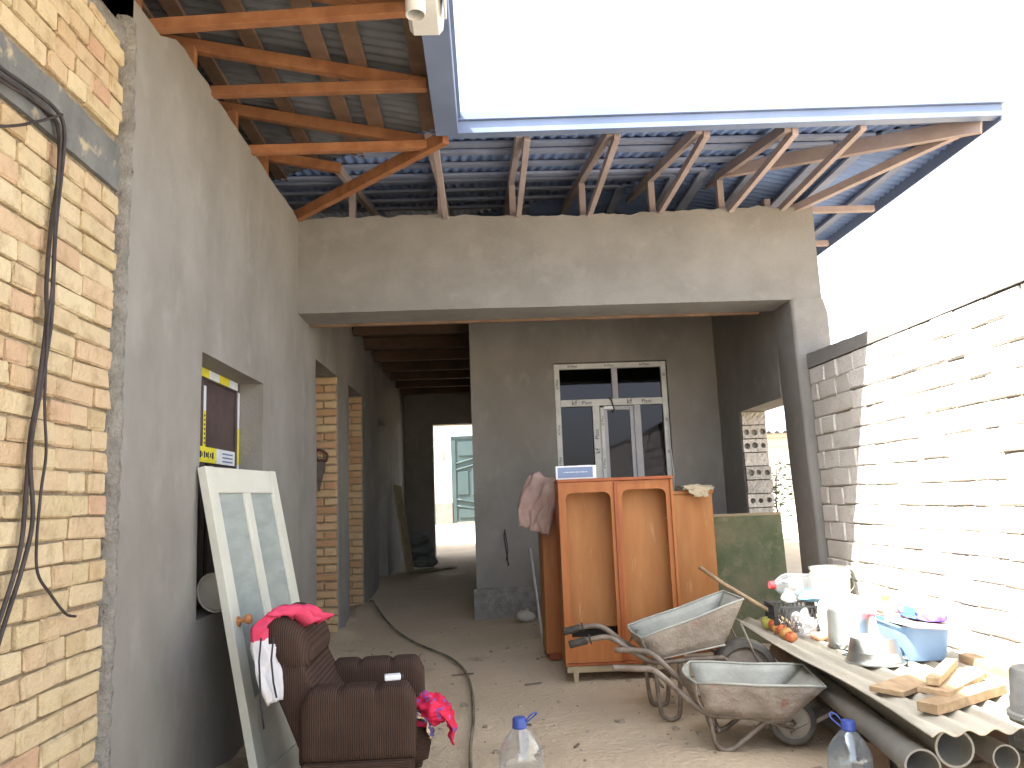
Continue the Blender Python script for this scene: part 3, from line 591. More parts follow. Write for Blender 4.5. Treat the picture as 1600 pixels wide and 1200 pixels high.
kb = MB().lathe([(0.024, 0), (0.024, 0.004), (0.009, 0.008), (0.008, 0.03), (0.02, 0.038), (0.026, 0.05), (0.02, 0.062), (0.0, 0.066)], 16, T @ Matrix.Translation((0.06, -0.02, 0.80)) @ Matrix.Rotation(R(90), 4, 'X')).build('knob', 'knob', dl, smooth=True)
# enamel plate standing on the window sill
pl = MB().lathe([(0.0, 0.0), (0.075, 0.0), (0.098, 0.012), (0.105, 0.022), (0.112, 0.022), (0.108, 0.012), (0.08, -0.006), (0.0, -0.006)], 32)
tag(pl.build('plate', 'enamel', smooth=True), 'round off-white enamel plate standing on the window sill behind the white door', 'plate')
po = sc.objects['plate']; po.location = (-1.40, 4.02, 0.885); po.scale = (0.9, 0.9, 1.4); po.rotation_euler = Vector((0.80, -0.52, 0.30)).to_track_quat('Z', 'Y').to_euler()

# ------------------------------------------------------------------ armchair
ch = thing('armchair', 'brown corduroy armchair with rolled headrest beside the white door', 'armchair', (-0.66, 3.74, -0.01), (0, 0, R(1)))
def rrect(a, b, r, n=5, e=1):
    pts = []
    for cx, cy, a0 in ((a-r, b-r, 0), (-a+r, b-r, 90), (-a+r, -b+r, 180), (a-r, -b+r, 270)):
        for q in range(n): t = R(a0+90*q/(n-1)); pts.append((cx+r*math.cos(t), cy+r*math.sin(t)))
    return pts
def pillow(b, x0, x1, yc, zc, hy, hz_, r=0.05, puffs=3, sag=0.018, n=36, rnd=0.05):
    """long cushion along x with rounded ends and grooves between puffs"""
    rings = []
    for i in range(n+1):
        u = i/n; x = x0+(x1-x0)*u; dist = min(x-x0, x1-x)
        k = 1-(max(0, 1-dist/rnd))**2*0.22 if rnd else 1
        gpos = abs(((u*puffs) % 1)-0.5)*2; gr = sag*(gpos**6) if 0.02 < u < 0.98 else 0
        rings.append([Vector((x, yc+py*k, zc-hz_+(pz+hz_)*k*(1-gr/(2*hz_)*1.0))) for py, pz in rrect(hy, hz_, r)])
    return b.loft(rings)
for s_ in (-1, 1):
    pillow(MB(), -0.15, 0.32, s_*0.285, 0.405, 0.085, 0.148, 0.045, 3, 0.016).build('armrest', 'cord', ch, smooth=True)
    MB().bb(-0.15, 0.31, s_*0.285-0.08, s_*0.285+0.078, 0.04, 0.262).build('arm_base', 'cord_h', ch, bevel=0.015)
pillow(MB(), -0.2, 0.36, 0, 0.27, 0.195, 0.085, 0.05, 1, 0.0).build('seat', 'cord_h', ch, smooth=True)
# backrest: side profile extruded across, tapering
bp = [(-0.12, 0.06), (-0.155, 0.25), (-0.24, 0.45), (-0.315, 0.62), (-0.335, 0.74), (-0.29, 0.82), (-0.20, 0.79), (-0.15, 0.62), (-0.09, 0.5), (-0.02, 0.40), (0.0, 0.3), (0.0, 0.06)]
MB().loft([[Vector((x*(0.97 if abs(yv) > 0.27 else 1)-0.0, yv, z)) for x, z in bp] for yv in (-0.285, -0.265, -0.1, 0.1, 0.265, 0.285)]).build('backrest', 'cord', ch, bevel=0.03, smooth=True)
hr = []
for i in range(25):
    yv = -0.295+0.6*i/24; k = 1-0.3*(abs(yv-0.005)/0.3)**8
    hr.append([Vector((-0.235+0.098*k*math.cos(a)-0.035*math.sin(a), yv, 0.725+0.122*k*math.sin(a)-0.02*math.cos(a))) for a in [2*math.pi*q/24 for q in range(24)]])
MB().loft(hr).build('headrest', 'cord', ch, smooth=True)
for sx in (-0.28, 0.26):
    for sy in (-0.27, 0.27): MB().lathe([(0.022, 0.05), (0.018, 0.0)], 10, Matrix.Translation((sx, sy, 0)), True).build('foot', 'black', ch)
# ------------------------------------------------------------------ cloths
def drape(name, path, width, mats, split=0.5, ripple=0.012, freq=9, seed=0, nu=40, nv=18, taper=None, wdir=(0, 1, 0), thick=0.003, normal=None):
    path = [Vector(p) for p in path]; wd = Vector(wdir).normalized(); seg = [0]
    for a, b_ in zip(path, path[1:]): seg.append(seg[-1]+(b_-a).length)
    def at(t):
        s = t*seg[-1]
        for i in range(len(path)-1):
            if s <= seg[i+1]+1e-9: k = (s-seg[i])/max(1e-6, seg[i+1]-seg[i]); return path[i].lerp(path[i+1], k), (path[i+1]-path[i]).normalized()
        return path[-1], (path[-1]-path[-2]).normalized()
    def fn(u, v):
        p, d = at(u); n = d.cross(wd).normalized(); tw = (taper(u) if taper else 1)*width
        o_ = (v-0.5)*tw; rp = (nz3((u*4, v*freq*0.6, seed), 1.3, seed)*ripple*2+math.sin(v*freq+u*4+seed)*ripple*0.6)
        q = p+wd*(o_+nz3((u*5, v*2, seed+3), 1, seed)*0.02)+n*rp
        q.z += nz3((u*2, v*6, seed+5), 1, seed)*0.015*u if taper else 0
        return q
    b = MB(); b.grid(fn, nu, nv)
    b.mi = [0 if i//nv < split*nu else 1 for i in range(len(b.f))]
    return b.build(name, mats, None, smooth=True, solid=thick)
o = drape('shirt', [(-0.77, 3.64, 0.785), (-0.82, 3.60, 0.835), (-0.87, 3.56, 0.848), (-0.915, 3.51, 0.842), (-0.945, 3.45, 0.80), (-0.95, 3.42, 0.72), (-0.935, 3.405, 0.61), (-0.925, 3.40, 0.50)], 0.20, ['pink', 'cloth_white'], 0.56, 0.026, 11, 2, wdir=(0.42, 0.9, 0), taper=lambda u: 0.75+0.25*math.sin(u*3.1)-0.9*max(0, u-0.7))
tag(o, 'pink and white shirt thrown over the headrest of the brown armchair', 'shirt')
for dx, l in ((0.0, 0.36), (0.05, 0.24)):
    MB().tube([(-0.955+dx, 3.34, 0.77), (-0.96+dx, 3.33, 0.68), (-0.95+dx, 3.33, 0.77-l*0.75), (-0.94+dx, 3.34, 0.77-l)], 0.0045, 6).build('drawstring', 'ink', o, smooth=True)
def heap(name, c, sx, sy, sz, mats, seed, fold=0.35, n=44):
    b = MB(); rings = []
    for i in range(1, n):
        t = math.pi*i/n*0.58 if False else math.pi*i/n
        ring = []
        for k in range(n):
            a = 2*math.pi*k/n; d = Vector((math.sin(t)*math.cos(a), math.sin(t)*math.sin(a), math.cos(t)))
            f = 1+fold*nz3(d, 2.1, seed)+fold*0.45*abs(nz3(d, 5.5, seed+3))
            ring.append(Vector((c[0]+d.x*sx*f, c[1]+d.y*sy*f, max(c[2]-sz*0.8, c[2]+d.z*sz*f))))
        rings.append(ring)
    return b.loft(rings).build(name, mats, None, smooth=True)
o = heap('floral_dress', (-0.285, 3.66, 0.375), 0.085, 0.13, 0.062, 'floral', 15, 0.42, 40)
q_ = drape('hem', [(-0.26, 3.62, 0.40), (-0.215, 3.61, 0.375), (-0.19, 3.60, 0.32), (-0.185, 3.60, 0.25)], 0.20, ['floral', 'floral'], 0.5, 0.012, 7, 5, taper=lambda u: 0.95-0.3*u); q_.parent = o
tag(o, 'crumpled red floral cloth hanging over the seat front of the brown armchair', 'cloth')
o = drape('patterned_scarf', [(-0.40, 3.58, 0.38), (-0.31, 3.575, 0.375), (-0.285, 3.57, 0.33), (-0.28, 3.565, 0.29)], 0.12, ['floral2', 'floral2'], 0.5, 0.014, 8, 8)
tag(o, 'small dark patterned scarf under the red floral cloth on the armchair', 'scarf')
ph = thing('charger', 'small white charger lying on the near armrest of the brown armchair', 'charger', (-0.435, 3.50, 0.548), (0, 0, R(10)))
MB().bb(-0.035, 0.035, -0.02, 0.02, -0.004, 0.02).build('case', 'cardwhite', ph, bevel=0.005); MB().bb(0.036, 0.05, -0.012, 0.012, 0.002, 0.014).build('plug', 'black', ph, bevel=0.002)

# ------------------------------------------------------------------ wardrobe
wd_ = thing('wardrobe', 'orange veneer wardrobe with two open rounded door frames, standing in front', 'wardrobe', (0.93, 5.74, 0.0), (0, 0, R(-1.5)))
HW, FD = 0.415, -0.19
def wb(name, x0, x1, y0, y1, z0, z1, mat='veneer', par=None, bev=0.003): return MB().bb(x0, x1, y0, y1, z0, z1).build(name, mat, par or wd_, bevel=bev)
wb('side_panel', -HW, -HW+0.02, FD, 0.19, 0.13, 1.40); wb('side_panel', HW-0.02, HW, FD, 0.19, 0.13, 1.40)
wb('top_panel', -HW-0.004, HW+0.004, FD-0.012, 0.194, 1.402, 1.424, 'veneer_d'); wb('bottom_panel', -HW+0.021, HW-0.021, FD, 0.188, 0.132, 0.152, 'veneer_d')
wb('partition', -0.012, 0.012, FD+0.05, 0.17, 0.153, 1.40, 'veneer_d')
wb('back_panel', -HW+0.021, -0.013, 0.0, 0.01, 0.36, 1.40, 'veneer_l'); wb('back_panel', 0.013, HW-0.021, -0.01, 0.0, 0.153, 1.40, 'veneer_l')
wb('inner_back', -HW+0.021, -0.013, 0.172, 0.18, 0.153, 1.40, 'gap_shade')  # dark sheet, paints the shade seen through the gap below the left panel
def door_frame(x0, x1, z0, z1, y0, y1, m_, ztop, zbot, r=0.05):
    ix0, ix1 = x0+m_, x1-m_; cx, cz = (ix0+ix1)/2, (ztop+zbot)/2; hx, hz2 = (ix1-ix0)/2, (ztop-zbot)/2
    inner = []; outer = []
    for (sx, sz, a0, rr) in ((1, 1, 0, r), (-1, 1, 90, r), (-1, -1, 180, 0.006), (1, -1, 270, 0.006)):
        for q in range(7):
            a = R(a0+90*q/6); inner.append((cx+sx*(hx-rr)+rr*math.cos(a), cz+sz*(hz2-rr)+rr*math.sin(a)))
            t = q/6
            outer.append((x1 if sx > 0 else x0, z1 if sz > 0 else z0))
    b = MB()
    def P3(pts, y): return [Vector((x, y, z)) for x, z in pts]
    b.loft([P3(outer, y0), P3(inner, y0), P3(inner, y1), P3(outer, y1), P3(outer, y0)], False)
    bm_ = b.build('door_frame', 'veneer', wd_); me = bm_.data; bm = bmesh.new(); bm.from_mesh(me); bmesh.ops.remove_doubles(bm, verts=bm.verts, dist=1e-5); bmesh.ops.recalc_face_normals(bm, faces=bm.faces); bm.to_mesh(me); bm.free()
    return bm_
door_frame(-HW+0.002, 0.01, 0.155, 1.399, FD-0.008, FD+0.012, 0.05, 1.325, 0.325)
door_frame(-0.005, HW-0.002, 0.155, 1.399, FD+0.016, FD+0.036, 0.05, 1.335, 0.30)
wb('door_edge', -0.016, 0.012, FD-0.02, FD-0.009, 0.158, 1.396, 'veneer_d')
for z in (1.12, 0.92, 0.80, 0.62): MB().tube([(HW-0.022, FD+0.1, z), (HW-0.05, FD+0.1, z)], 0.006, 6).build('shelf_peg', 'wood_pale', wd_)
wb('base_rail', -HW+0.01, HW-0.01, FD+0.01, FD+0.03, 0.085, 0.13, 'board_edge')
for sx in (-1, 1):
    for yv in (FD+0.025, 0.16): MB().loft([[Vector((sx*(HW-0.07)+a*s2, yv+c*s2, z)) for a, c in ((-1, -1), (1, -1), (1, 1), (-1, 1))] for z, s2 in ((0.0, 0.013), (0.131, 0.022))]).build('leg', 'board_edge', wd_)
# wider cabinet behind it
cb = thing('cabinet', 'wide light orange cabinet standing behind the front wardrobe', 'cabinet', (1.10, 6.33, 0.06), (0, 0, R(1)))
wb('carcass', -0.68, 0.70, -0.17, 0.19, 0.05, 1.225, 'veneer_l', cb); wb('top_board', -0.695, 0.712, -0.18, 0.20, 1.226, 1.25, 'veneer_l', cb)
for k in range(3): wb('door_panel', -0.675+0.46*k, -0.225+0.46*k-0.004, -0.186, -0.172, 0.06, 1.215, 'veneer_l' if k else 'veneer', cb)
wb('plinth', -0.66, 0.68, -0.15, 0.17, 0.0, 0.049, 'veneer_d', cb)
# hidden by the wardrobe: cloths and carton
o = drape('rag', [(0.60, 6.10, 1.33), (0.53, 6.08, 1.42), (0.47, 6.06, 1.46), (0.42, 6.04, 1.36), (0.385, 6.02, 1.25), (0.36, 6.0, 1.12), (0.35, 6.0, 1.05)], 0.26, ['rag', 'rag'], 0.5, 0.03, 9, 11, wdir=(0.85, -0.45, -0.3), taper=lambda u: 0.75+0.4*math.sin(u*2.6))
tag(o, 'dusty pinkish rag hanging over the left corner of the cabinet', 'rag')
cr_ = thing('carton', 'small blue and white carton lying on top of the orange wardrobe', 'box', (0.655, 5.66, 1.424), (0, 0, R(-1)))
MB().bb(-0.148, 0.148, -0.05, 0.06, 0.001, 0.098).build('box', 'cardwhite', cr_, bevel=0.002); MB().bb(-0.134, 0.122, -0.0525, -0.0505, 0.012, 0.087).build('front_label', 'cardblue', cr_)
for k in range(14): MB().bb(-0.09+k*0.0125, -0.09+k*0.0125+(0.008 if k % 3 else 0.005), -0.0540, -0.0530, 0.048, 0.054).build('print_mark', 'ink_white', cr_)
MB().bb(0.02, 0.11, -0.01, 0.04, 0.0985, 0.101).build('flap', 'cardwhite', cr_)
fc = thing('folded_sheets', 'folded cream sheets lying on the right end of the cabinet', 'linen', (1.70, 6.26, 1.311))
for k, (a, h, mk) in enumerate(((0, 0.0, 'rag_l'), (4, 0.014, 'enamel'), (-3, 0.028, 'rag_l'))):
    q = MB().grid(lambda u, v: (-0.14+0.25*u, -0.12+0.2*v+0.01*math.sin(u*5+k), h+0.006+0.006*nz3((u, v, k), 4, k)), 14, 10).build('sheet', mk, fc, smooth=True, solid=0.010); q.rotation_euler = (0, 0, R(a))
o = drape('cream_rag', [(1.66, 6.12, 1.35), (1.66, 6.07, 1.345), (1.67, 6.05, 1.31), (1.68, 6.045, 1.26)], 0.2, ['rag_l', 'rag_l'], 0.5, 0.008, 6, 4, wdir=(1, 0.05, 0), taper=lambda u: 1.05-0.8*max(0, u-0.35))
tag(o, 'pointed cream rag hanging from the folded sheets on the cabinet', 'rag')
# green board
gb = thing('board', 'weathered green painted panel leaning under the side opening', 'board', (2.135, 6.42, 0.03), (R(-3), 0, 0))
MB().grid(lambda u, v: (-0.33+0.655*u, 0.004*nz3((u, v, 0), 3, 1), 1.055*v), 6, 8).build('panel', 'green', gb, solid=0.024)
MB().bb(-0.332, 0.327, -0.016, 0.016, 1.056, 1.078).build('top_batten', 'board_edge', gb, bevel=0.003)
# sticks, rod, stone
tag(MB().tube([(1.48, 5.50, 0.775), (1.60, 5.36, 0.67), (1.98, 5.02, 0.40)], [0.014, 0.014, 0.013], 8).build('broom_stick', 'wood_pale', smooth=True), 'wooden stick leaning between the cabinet and the sheets over the far wheelbarrow', 'stick')
tag(MB().tube([(0.392, 7.40, 0.83), (0.44, 6.9, 0.10)], 0.011, 8).build('white_rod', 'white_pl', smooth=True), 'thin white rod leaning at the left of the cabinet', 'rod')
o = heap('stone', (0.33, 7.55, 0.19), 0.085, 0.06, 0.055, 'enamel', 3, 0.5, 12); tag(o, 'whitish lump of plaster at the foot of the back wall', 'stone')
wr = thing('wire', 'loose wires sticking out of the back wall beside the cabinet', 'wire', (0.17, 7.79, 0.8))
MB().tube([(0, 0.01, 0.2), (-0.012, -0.02, 0.14), (0.0, -0.03, 0.02), (0.012, -0.03, -0.06), (0.02, -0.03, -0.15)], 0.006, 6).build('cable', 'cable', wr, smooth=True)
MB().tube([(-0.004, 0.01, 0.19), (0.01, -0.03, 0.10), (0.02, -0.035, 0.0), (0.0, -0.03, -0.1)], 0.005, 6).build('cable', 'cable', wr, smooth=True)
# ------------------------------------------------------------------ wheelbarrows
def spline(pts, n=5):
    pts = [Vector(p) for p in pts]; out = []
    for i in range(len(pts)-1):
        p0, p1, p2, p3 = pts[max(0, i-1)], pts[i], pts[i+1], pts[min(len(pts)-1, i+2)]
        for k in range(n):
            t = k/n; out.append(0.5*((2*p1)+(p2-p0)*t+(2*p0-5*p1+4*p2-p3)*t*t+(3*p1-p0-3*p2+p3)*t**3))
    return out+[pts[-1]]
def barrow(name, label, loc, tray, ys, inset, handle, leg, wheel, grip, bowed, front_inset=0.0, extra=None, rz=0):
    t = thing(name, label, 'wheelbarrow', loc, (0, 0, rz), group='wheelbarrows in the yard')
    (rt, ft, rb, fb) = tray; y0, y1 = ys; i = inset
    yi0, yi1 = y0+front_inset, y1-front_inset
    n = 8
    def rear(u, v):       # bowed rear plate, u across, v top to bottom
        x = rt[0]+(rb[0]-rt[0])*v-bowed*math.sin(math.pi*u)*(1-v*0.4)-0.02*math.sin(math.pi*v); z = rt[1]+(rb[1]-rt[1])*v
        return (x, (y0+i*v)+(y1-y0-2*i*v)*u, z)
    def side(s):
        def f(u, v):
            ya, yb = (y0+i*v, yi0+i*v) if s < 0 else (y1-i*v, yi1-i*v)
            return (rt[0]+(rb[0]-rt[0])*v+(ft[0]+(fb[0]-ft[0])*v-rt[0]-(rb[0]-rt[0])*v)*u, ya+(yb-ya)*u, rt[1]+(rb[1]-rt[1])*v+(ft[1]+(fb[1]-ft[1])*v-rt[1]-(rb[1]-rt[1])*v)*u+0.006*math.sin(u*9)*(1-v)*0.5)
        return f
    front = lambda u, v: (ft[0]+(fb[0]-ft[0])*v, (yi0+i*v)+(yi1-yi0-2*i*v)*u, ft[1]+(fb[1]-ft[1])*v)
    floor = lambda u, v: (rb[0]+(fb[0]-rb[0])*u, (y0+i)+(y1-y0-2*i)*v, rb[1]+(fb[1]-rb[1])*u)
    for nm, fn in (('rear_plate', rear), ('side_plate', side(-1)), ('side_plate', side(1)), ('front_plate', front), ('tray_floor', floor)):
        b = MB(); b.grid(fn, n, 4); o = b.build(nm, ['barrow', 'barrow_out'], t, smooth=True)
        q = o.modifiers.new('Solid', 'SOLIDIFY'); q.thickness = 0.005; q.offset = 0
        # inside grey, outside crusted with cement
        ctr = Vector(((rt[0]+ft[0])/2, (y0+y1)/2, rt[1]+0.1))
        me = o.data; avg = sum((p.normal.dot(ctr-p.center) for p in me.polygons))
        if avg < 0: me.flip_normals()
        q.material_offset = 1; q.material_offset_rim = 1
    rim = [rear(k/8, 0) for k in range(9)]+[side(1)(k/6, 0) for k in range(1, 7)]+[front(1-k/4, 0) for k in range(1, 5)]+[side(-1)(1-k/6, 0) for k in range(1, 7)]
    MB().tube(rim, 0.007, 6).build('rim', 'barrow', t, smooth=True)
    for yv, dz in ((y0+i+0.03, 0), (y1-i-0.03, 0.012)):
        hp = spline([(x, yv+(0.0 if k > 1 else (-0.03 if yv == y0+i+0.03 else 0.03)), z+dz*(k < 3)) for k, (x, z) in enumerate(handle)], 5)
        hd = MB().tube(hp, 0.0155, 10).build('handle', 'tube', t, smooth=True)
        if grip:
            a, b_ = Vector(hp[0]), Vector(hp[4]); d = (b_-a).normalized()
            MB().tube([a-d*0.01+d*0.018*k for k in range(7)], [0.021+0.002*(k % 2) for k in range(7)], 10).build('grip', 'grip', hd, smooth=True)
            MB().tube([a+d*0.112, a+d*0.12], 0.028, 10).build('collar', 'grip', hd)
        MB().tube(spline([(x, yv+0.012, z) for x, z in leg], 5), 0.013, 8).build('leg', 'tube', t, smooth=True)
    MB().tube([(leg[0][0]+0.04, y0+i+0.03, leg[0][1]*0.55), (leg[0][0]+0.04, y1-i-0.03, leg[0][1]*0.55)], 0.008, 6).build('cross_bar', 'tube', t, smooth=True)
    wxx, wz, wr_, ww = wheel; yc = (y0+y1)/2-(0.07 if rz else 0)
    rm = Matrix.Translation((wxx, yc, wz)) @ Matrix.Rotation(R(90), 4, 'X')
    wo_ = MB().lathe([(wr_*0.72, -ww*0.35), (wr_*0.78, -ww*0.5), (wr_*0.93, -ww*0.45), (wr_, -ww*0.2), (wr_, ww*0.2), (wr_*0.93, ww*0.45), (wr_*0.78, ww*0.5), (wr_*0.72, ww*0.35)], 36, rm).build('wheel', 'rubber', t, auto=50)
    MB().lathe([(0.0, -ww*0.28), (wr_*0.2, -ww*0.3), (wr_*0.25, -ww*0.12), (wr_*0.66, -ww*0.14), (wr_*0.74, -ww*0.4), (wr_*0.74, ww*0.4), (wr_*0.66, ww*0.14), (wr_*0.25, ww*0.12), (0.0, ww*0.28)], 28, rm).build('rim_disc', 'rim', wo_, auto=40)
    MB().tube([(wxx, yc-0.1, wz), (wxx, yc+0.1, wz)], 0.009, 8).build('axle', 'tube', wo_)
    for s in (-1, 1):
        e = handle[-1]; MB().tube([(e[0], yc+s*0.12, e[1]), (wxx, yc+s*0.075, wz)], 0.011, 7).build('fork', 'tube', t, smooth=True)
        MB().tube([(e[0], yc+s*0.12, e[1]), (e[0]-0.02, y0+i+0.03 if s < 0 else y1-i-0.03, e[1])], 0.011, 7).build('fork_arm', 'tube', t, smooth=True)
    if extra: extra(t)
    return t
def ex1(t):
    MB().bar((0.33, 0.0, 0.055), (0.55, 0.02, 0.16), 0.16, 0.02).build('mudguard', 'barrow_out', t, bevel=0.004)
    MB().tube([(0.20, -0.19, 0.15), (0.35, -0.09, 0.08)], 0.006, 6).build('brace', 'tube', t)
barrow('wheelbarrow', 'wheelbarrow with level grey tray and bare handles, nearest the bottles', (1.2, 4.24, 0.0),
       ((-0.13, 0.345), (0.49, 0.325), (-0.09, 0.19), (0.30, 0.15)), (-0.24, 0.27), 0.05,
       [(-0.55, 0.41), (-0.42, 0.405), (-0.33, 0.385), (-0.2, 0.27), (-0.07, 0.175), (0.1, 0.165), (0.30, 0.14)],
       [(-0.07, 0.17), (-0.055, 0.05), (-0.03, 0.005), (0.02, 0.0), (0.07, 0.03), (0.22, 0.15)], (0.35, 0.118, 0.118, 0.05), False, 0.055, 0.0, ex1, R(-11))
def ex2(t):
    for a in (-0.12, 0.16): MB().tube([(0.36, a, 0.52), (0.44, a+0.02, 0.32), (0.50, a+0.02, 0.2)], 0.0075, 6).build('stay', 'tube', t, smooth=True)
    for s in (-0.16, 0.16): MB().tube([(-0.27, s, 0.38), (-0.205, s, 0.46)], 0.006, 6).build('stay', 'tube', t)
barrow('wheelbarrow', 'wheelbarrow with tilted rusty tray and black grips in front of the wardrobe', (1.12, 4.80, 0.0),
       ((-0.25, 0.475), (0.37, 0.665), (-0.16, 0.34), (0.25, 0.405)), (-0.21, 0.24), 0.045,
       [(-0.66, 0.45), (-0.53, 0.475), (-0.42, 0.47), (-0.30, 0.39), (-0.17, 0.325), (0.05, 0.33), (0.24, 0.33)],
       [(-0.17, 0.33), (-0.15, 0.06), (-0.12, 0.005), (-0.07, 0.0), (-0.035, 0.05), (-0.02, 0.33)], (0.40, 0.205, 0.205, 0.11), True, 0.02, 0.03, ex2)
# ------------------------------------------------------------------ pipes and the corrugated slate sheet used as a table
def pipe(x, z, y0, y1, r, label, dx=0.0):
    mtx = Matrix.Translation((x, y0, z)) @ Matrix.Rotation(math.atan2(dx, y1-y0)*-1, 4, 'Z') @ Matrix.Rotation(R(-90), 4, 'X'); L = y1-y0
    prof = [(r*0.9, L), (r, L), (r, 0.12), (r*1.1, 0.105), (r*1.1, 0.012), (r*1.16, 0.009), (r*1.16, 0.0), (r*1.02, 0.0), (r*1.02, 0.09), (r*0.9, 0.11), (r*0.9, L)]
    tag(MB().lathe(prof, 32, mtx).build('pipe', 'pipe', auto=40), label, 'pipe', 'grey pipes under the slate sheet')
pipe(1.735, 0.305, 3.02, 5.5, 0.062, 'large grey sewer pipe with socket, topmost under the slate sheet edge', 0.26)
pipe(1.615, 0.236, 3.04, 5.3, 0.058, 'grey sewer pipe nearest the wheelbarrows, lying left of the others', 0.30)
pipe(1.935, 0.255, 3.03, 5.4, 0.044, 'slimmer grey pipe with pale socket rim, right of the large pipe', 0.16)
pipe(1.82, 0.06, 3.1, 4.9, 0.05, 'grey pipe lying on the ground under the other pipes')
for x0, x1, y, zt, lab in ((1.62, 1.74, 3.55, 0.176, 'short timber block under the near part of the leftmost pipe'), (1.80, 1.93, 4.95, 0.176, 'short timber block under the far part of the leftmost pipe'), (1.87, 2.04, 3.55, 0.209, 'short timber block under the near part of the slim pipe'), (1.99, 2.14, 4.95, 0.209, 'short timber block under the far part of the slim pipe')):
    tag(MB().bb(x0, x1, y, y+0.12, -0.02, zt).build('block', 'wood_grey', bevel=0.004), lab, 'timber block')
tag(MB().bar((1.84, 2.98, 0.16), (1.90, 4.4, 0.20), 0.03, 0.022).build('lath', 'wood_pale', bevel=0.003), 'pale wooden lath lying between the pipes', 'lath')
for k, (y, lab) in enumerate(((3.75, 'timber block under the near part of the slate sheet'), (5.2, 'timber block under the far part of the slate sheet'))):
    tag(MB().bb(2.12, 2.42, y, y+0.1, 0.0, 0.37).bb(1.86, 2.12, y+0.02, y+0.09, 0.345, 0.374).build('trestle', 'wood_grey', bevel=0.004), lab, 'timber')
TZ2 = 0.395
def slatez(x, y): return TZ2+0.010*math.sin(2*math.pi*(x-1.6)/0.10)
def slate(u, v): y = 2.90+2.68*v; x = 1.585+0.05*(y-2.9)+(0.89-0.05*(y-2.9))*u; return (x+0.004*nz3((0, y, 0), 3, 1), y, slatez(x, y)+0.006*nz3((x, y, 0), 1.2, 5)+0.01*(v > 0.999)*0)
tag(MB().grid(slate, 150, 16).build('slate_sheet', 'slate', smooth=True, solid=0.007), 'corrugated slate sheet laid over pipes as a table along the block wall', 'slate sheet')
ZT = TZ2+0.014
# plastic bottles
BPROF = [(0.0, 0.002), (0.085, 0.0), (0.098, 0.012), (0.1, 0.03), (0.097, 0.05), (0.1, 0.06), (0.097, 0.085), (0.1, 0.095), (0.097, 0.12), (0.1, 0.13), (0.096, 0.16), (0.1, 0.17), (0.1, 0.215), (0.099, 0.235), (0.09, 0.262), (0.07, 0.295), (0.045, 0.325), (0.03, 0.338), (0.028, 0.345)]
def bottle(name, label, loc, rot, mat, capm, scale=1.0, strap=True):
    t = thing(name, label, 'bottle', loc, rot, 'big plastic water bottles')
    k = scale
    MB().lathe([(r*k*0.97, z*k) for r, z in BPROF], 36).build('body', mat, t, smooth=True)
    cp = MB().lathe([(0.031*k, 0.338*k), (0.033*k, 0.346*k), (0.031*k, 0.35*k), (0.03*k, 0.378*k), (0.027*k, 0.382*k), (0, 0.382*k)], 20).build('cap', capm, t, auto=40)
    if strap: MB().tube(spline([(0.026*k, -0.012, 0.366*k), (0.05*k, -0.02, 0.395*k), (0.075*k, -0.01, 0.402*k), (0.07*k, 0.012, 0.385*k), (0.03*k, 0.014, 0.355*k)], 5), 0.0035, 6).build('handle', capm, cp, smooth=True)
    return t
bottle('water_bottle', 'clear water bottle with dark blue cap standing on the bare dirt', (0.108, 3.5, -0.012), (0, 0, 0), 'bottle', 'cap_blue', 0.985)
b2 = bottle('water_bottle', 'bluish water bottle with bright blue cap in front of the pipes', (1.51, 3.45, -0.06), (R(2), R(-2), R(150)), 'bottle_blue', 'cap_blue', 0.94)
bottle('water_bottle', 'empty bottle with red cap lying on the black crate', (2.11, 5.08, 0.665), (R(0), R(-86), R(6)), 'bottle', 'cap_red', 0.80, False)
# crate
ct = thing('crate', 'black perforated plastic crate under the lying bottle', 'crate', (1.98, 5.05, ZT), (0, 0, R(-8)))
b = MB(); W2, D2, Hc = 0.17, 0.13, 0.155
for z in (0.004, Hc-0.008): b.bb(-W2, W2, -D2-0.004, -D2+0.004, z-0.004, z+0.008).bb(-W2, W2, D2-0.004, D2+0.004, z-0.004, z+0.008).bb(-W2-0.004, -W2+0.004, -D2, D2, z-0.004, z+0.008).bb(W2-0.004, W2+0.004, -D2, D2, z-0.004, z+0.008)
b.build('rim', 'black', ct)
for nm, pts in (('side_lattice', ((-W2, -D2), (W2, -D2))), ('side_lattice', ((-W2, D2), (W2, D2))), ('end_lattice', ((-W2, -D2), (-W2, D2))), ('end_lattice', ((W2, -D2), (W2, D2)))):
    b = MB(); (xa, ya), (xb, yb) = pts; n = 13
    for k in range(n+1):
        for dz in (-1, 1):
            u0 = k/n; u1 = min(1, max(0, u0+dz*0.14)); 
            b.bar((xa+(xb-xa)*u0, ya+(yb-ya)*u0, 0.004), (xa+(xb-xa)*u1, ya+(yb-ya)*u1, Hc-0.004), 0.006, 0.003, up=(0.3, 0.9, 0.1))
    tag(b.build(nm, 'black', ct), kind='stuff')
MB().bb(-W2, W2, -D2, D2, 0, 0.004).build('bottom', 'black', ct)
for sx in (-1, 1):
    for sy in (-1, 1): MB().bb(sx*W2-0.012, sx*W2+0.012, sy*D2-0.012, sy*D2+0.012, 0.0, Hc+0.004).build('corner_post', 'black', ct)
o = heap('blue_packet', (2.07, 4.99, 0.61), 0.09, 0.06, 0.035, 'bluebag', 21, 0.5, 20); tag(o, 'crumpled light blue plastic packet on the black crate', 'packet')
cu_ = thing('cup', 'white cup lying at the left edge of the black crate', 'cup', (1.875, 4.99, 0.60), (R(60), R(30), 0))
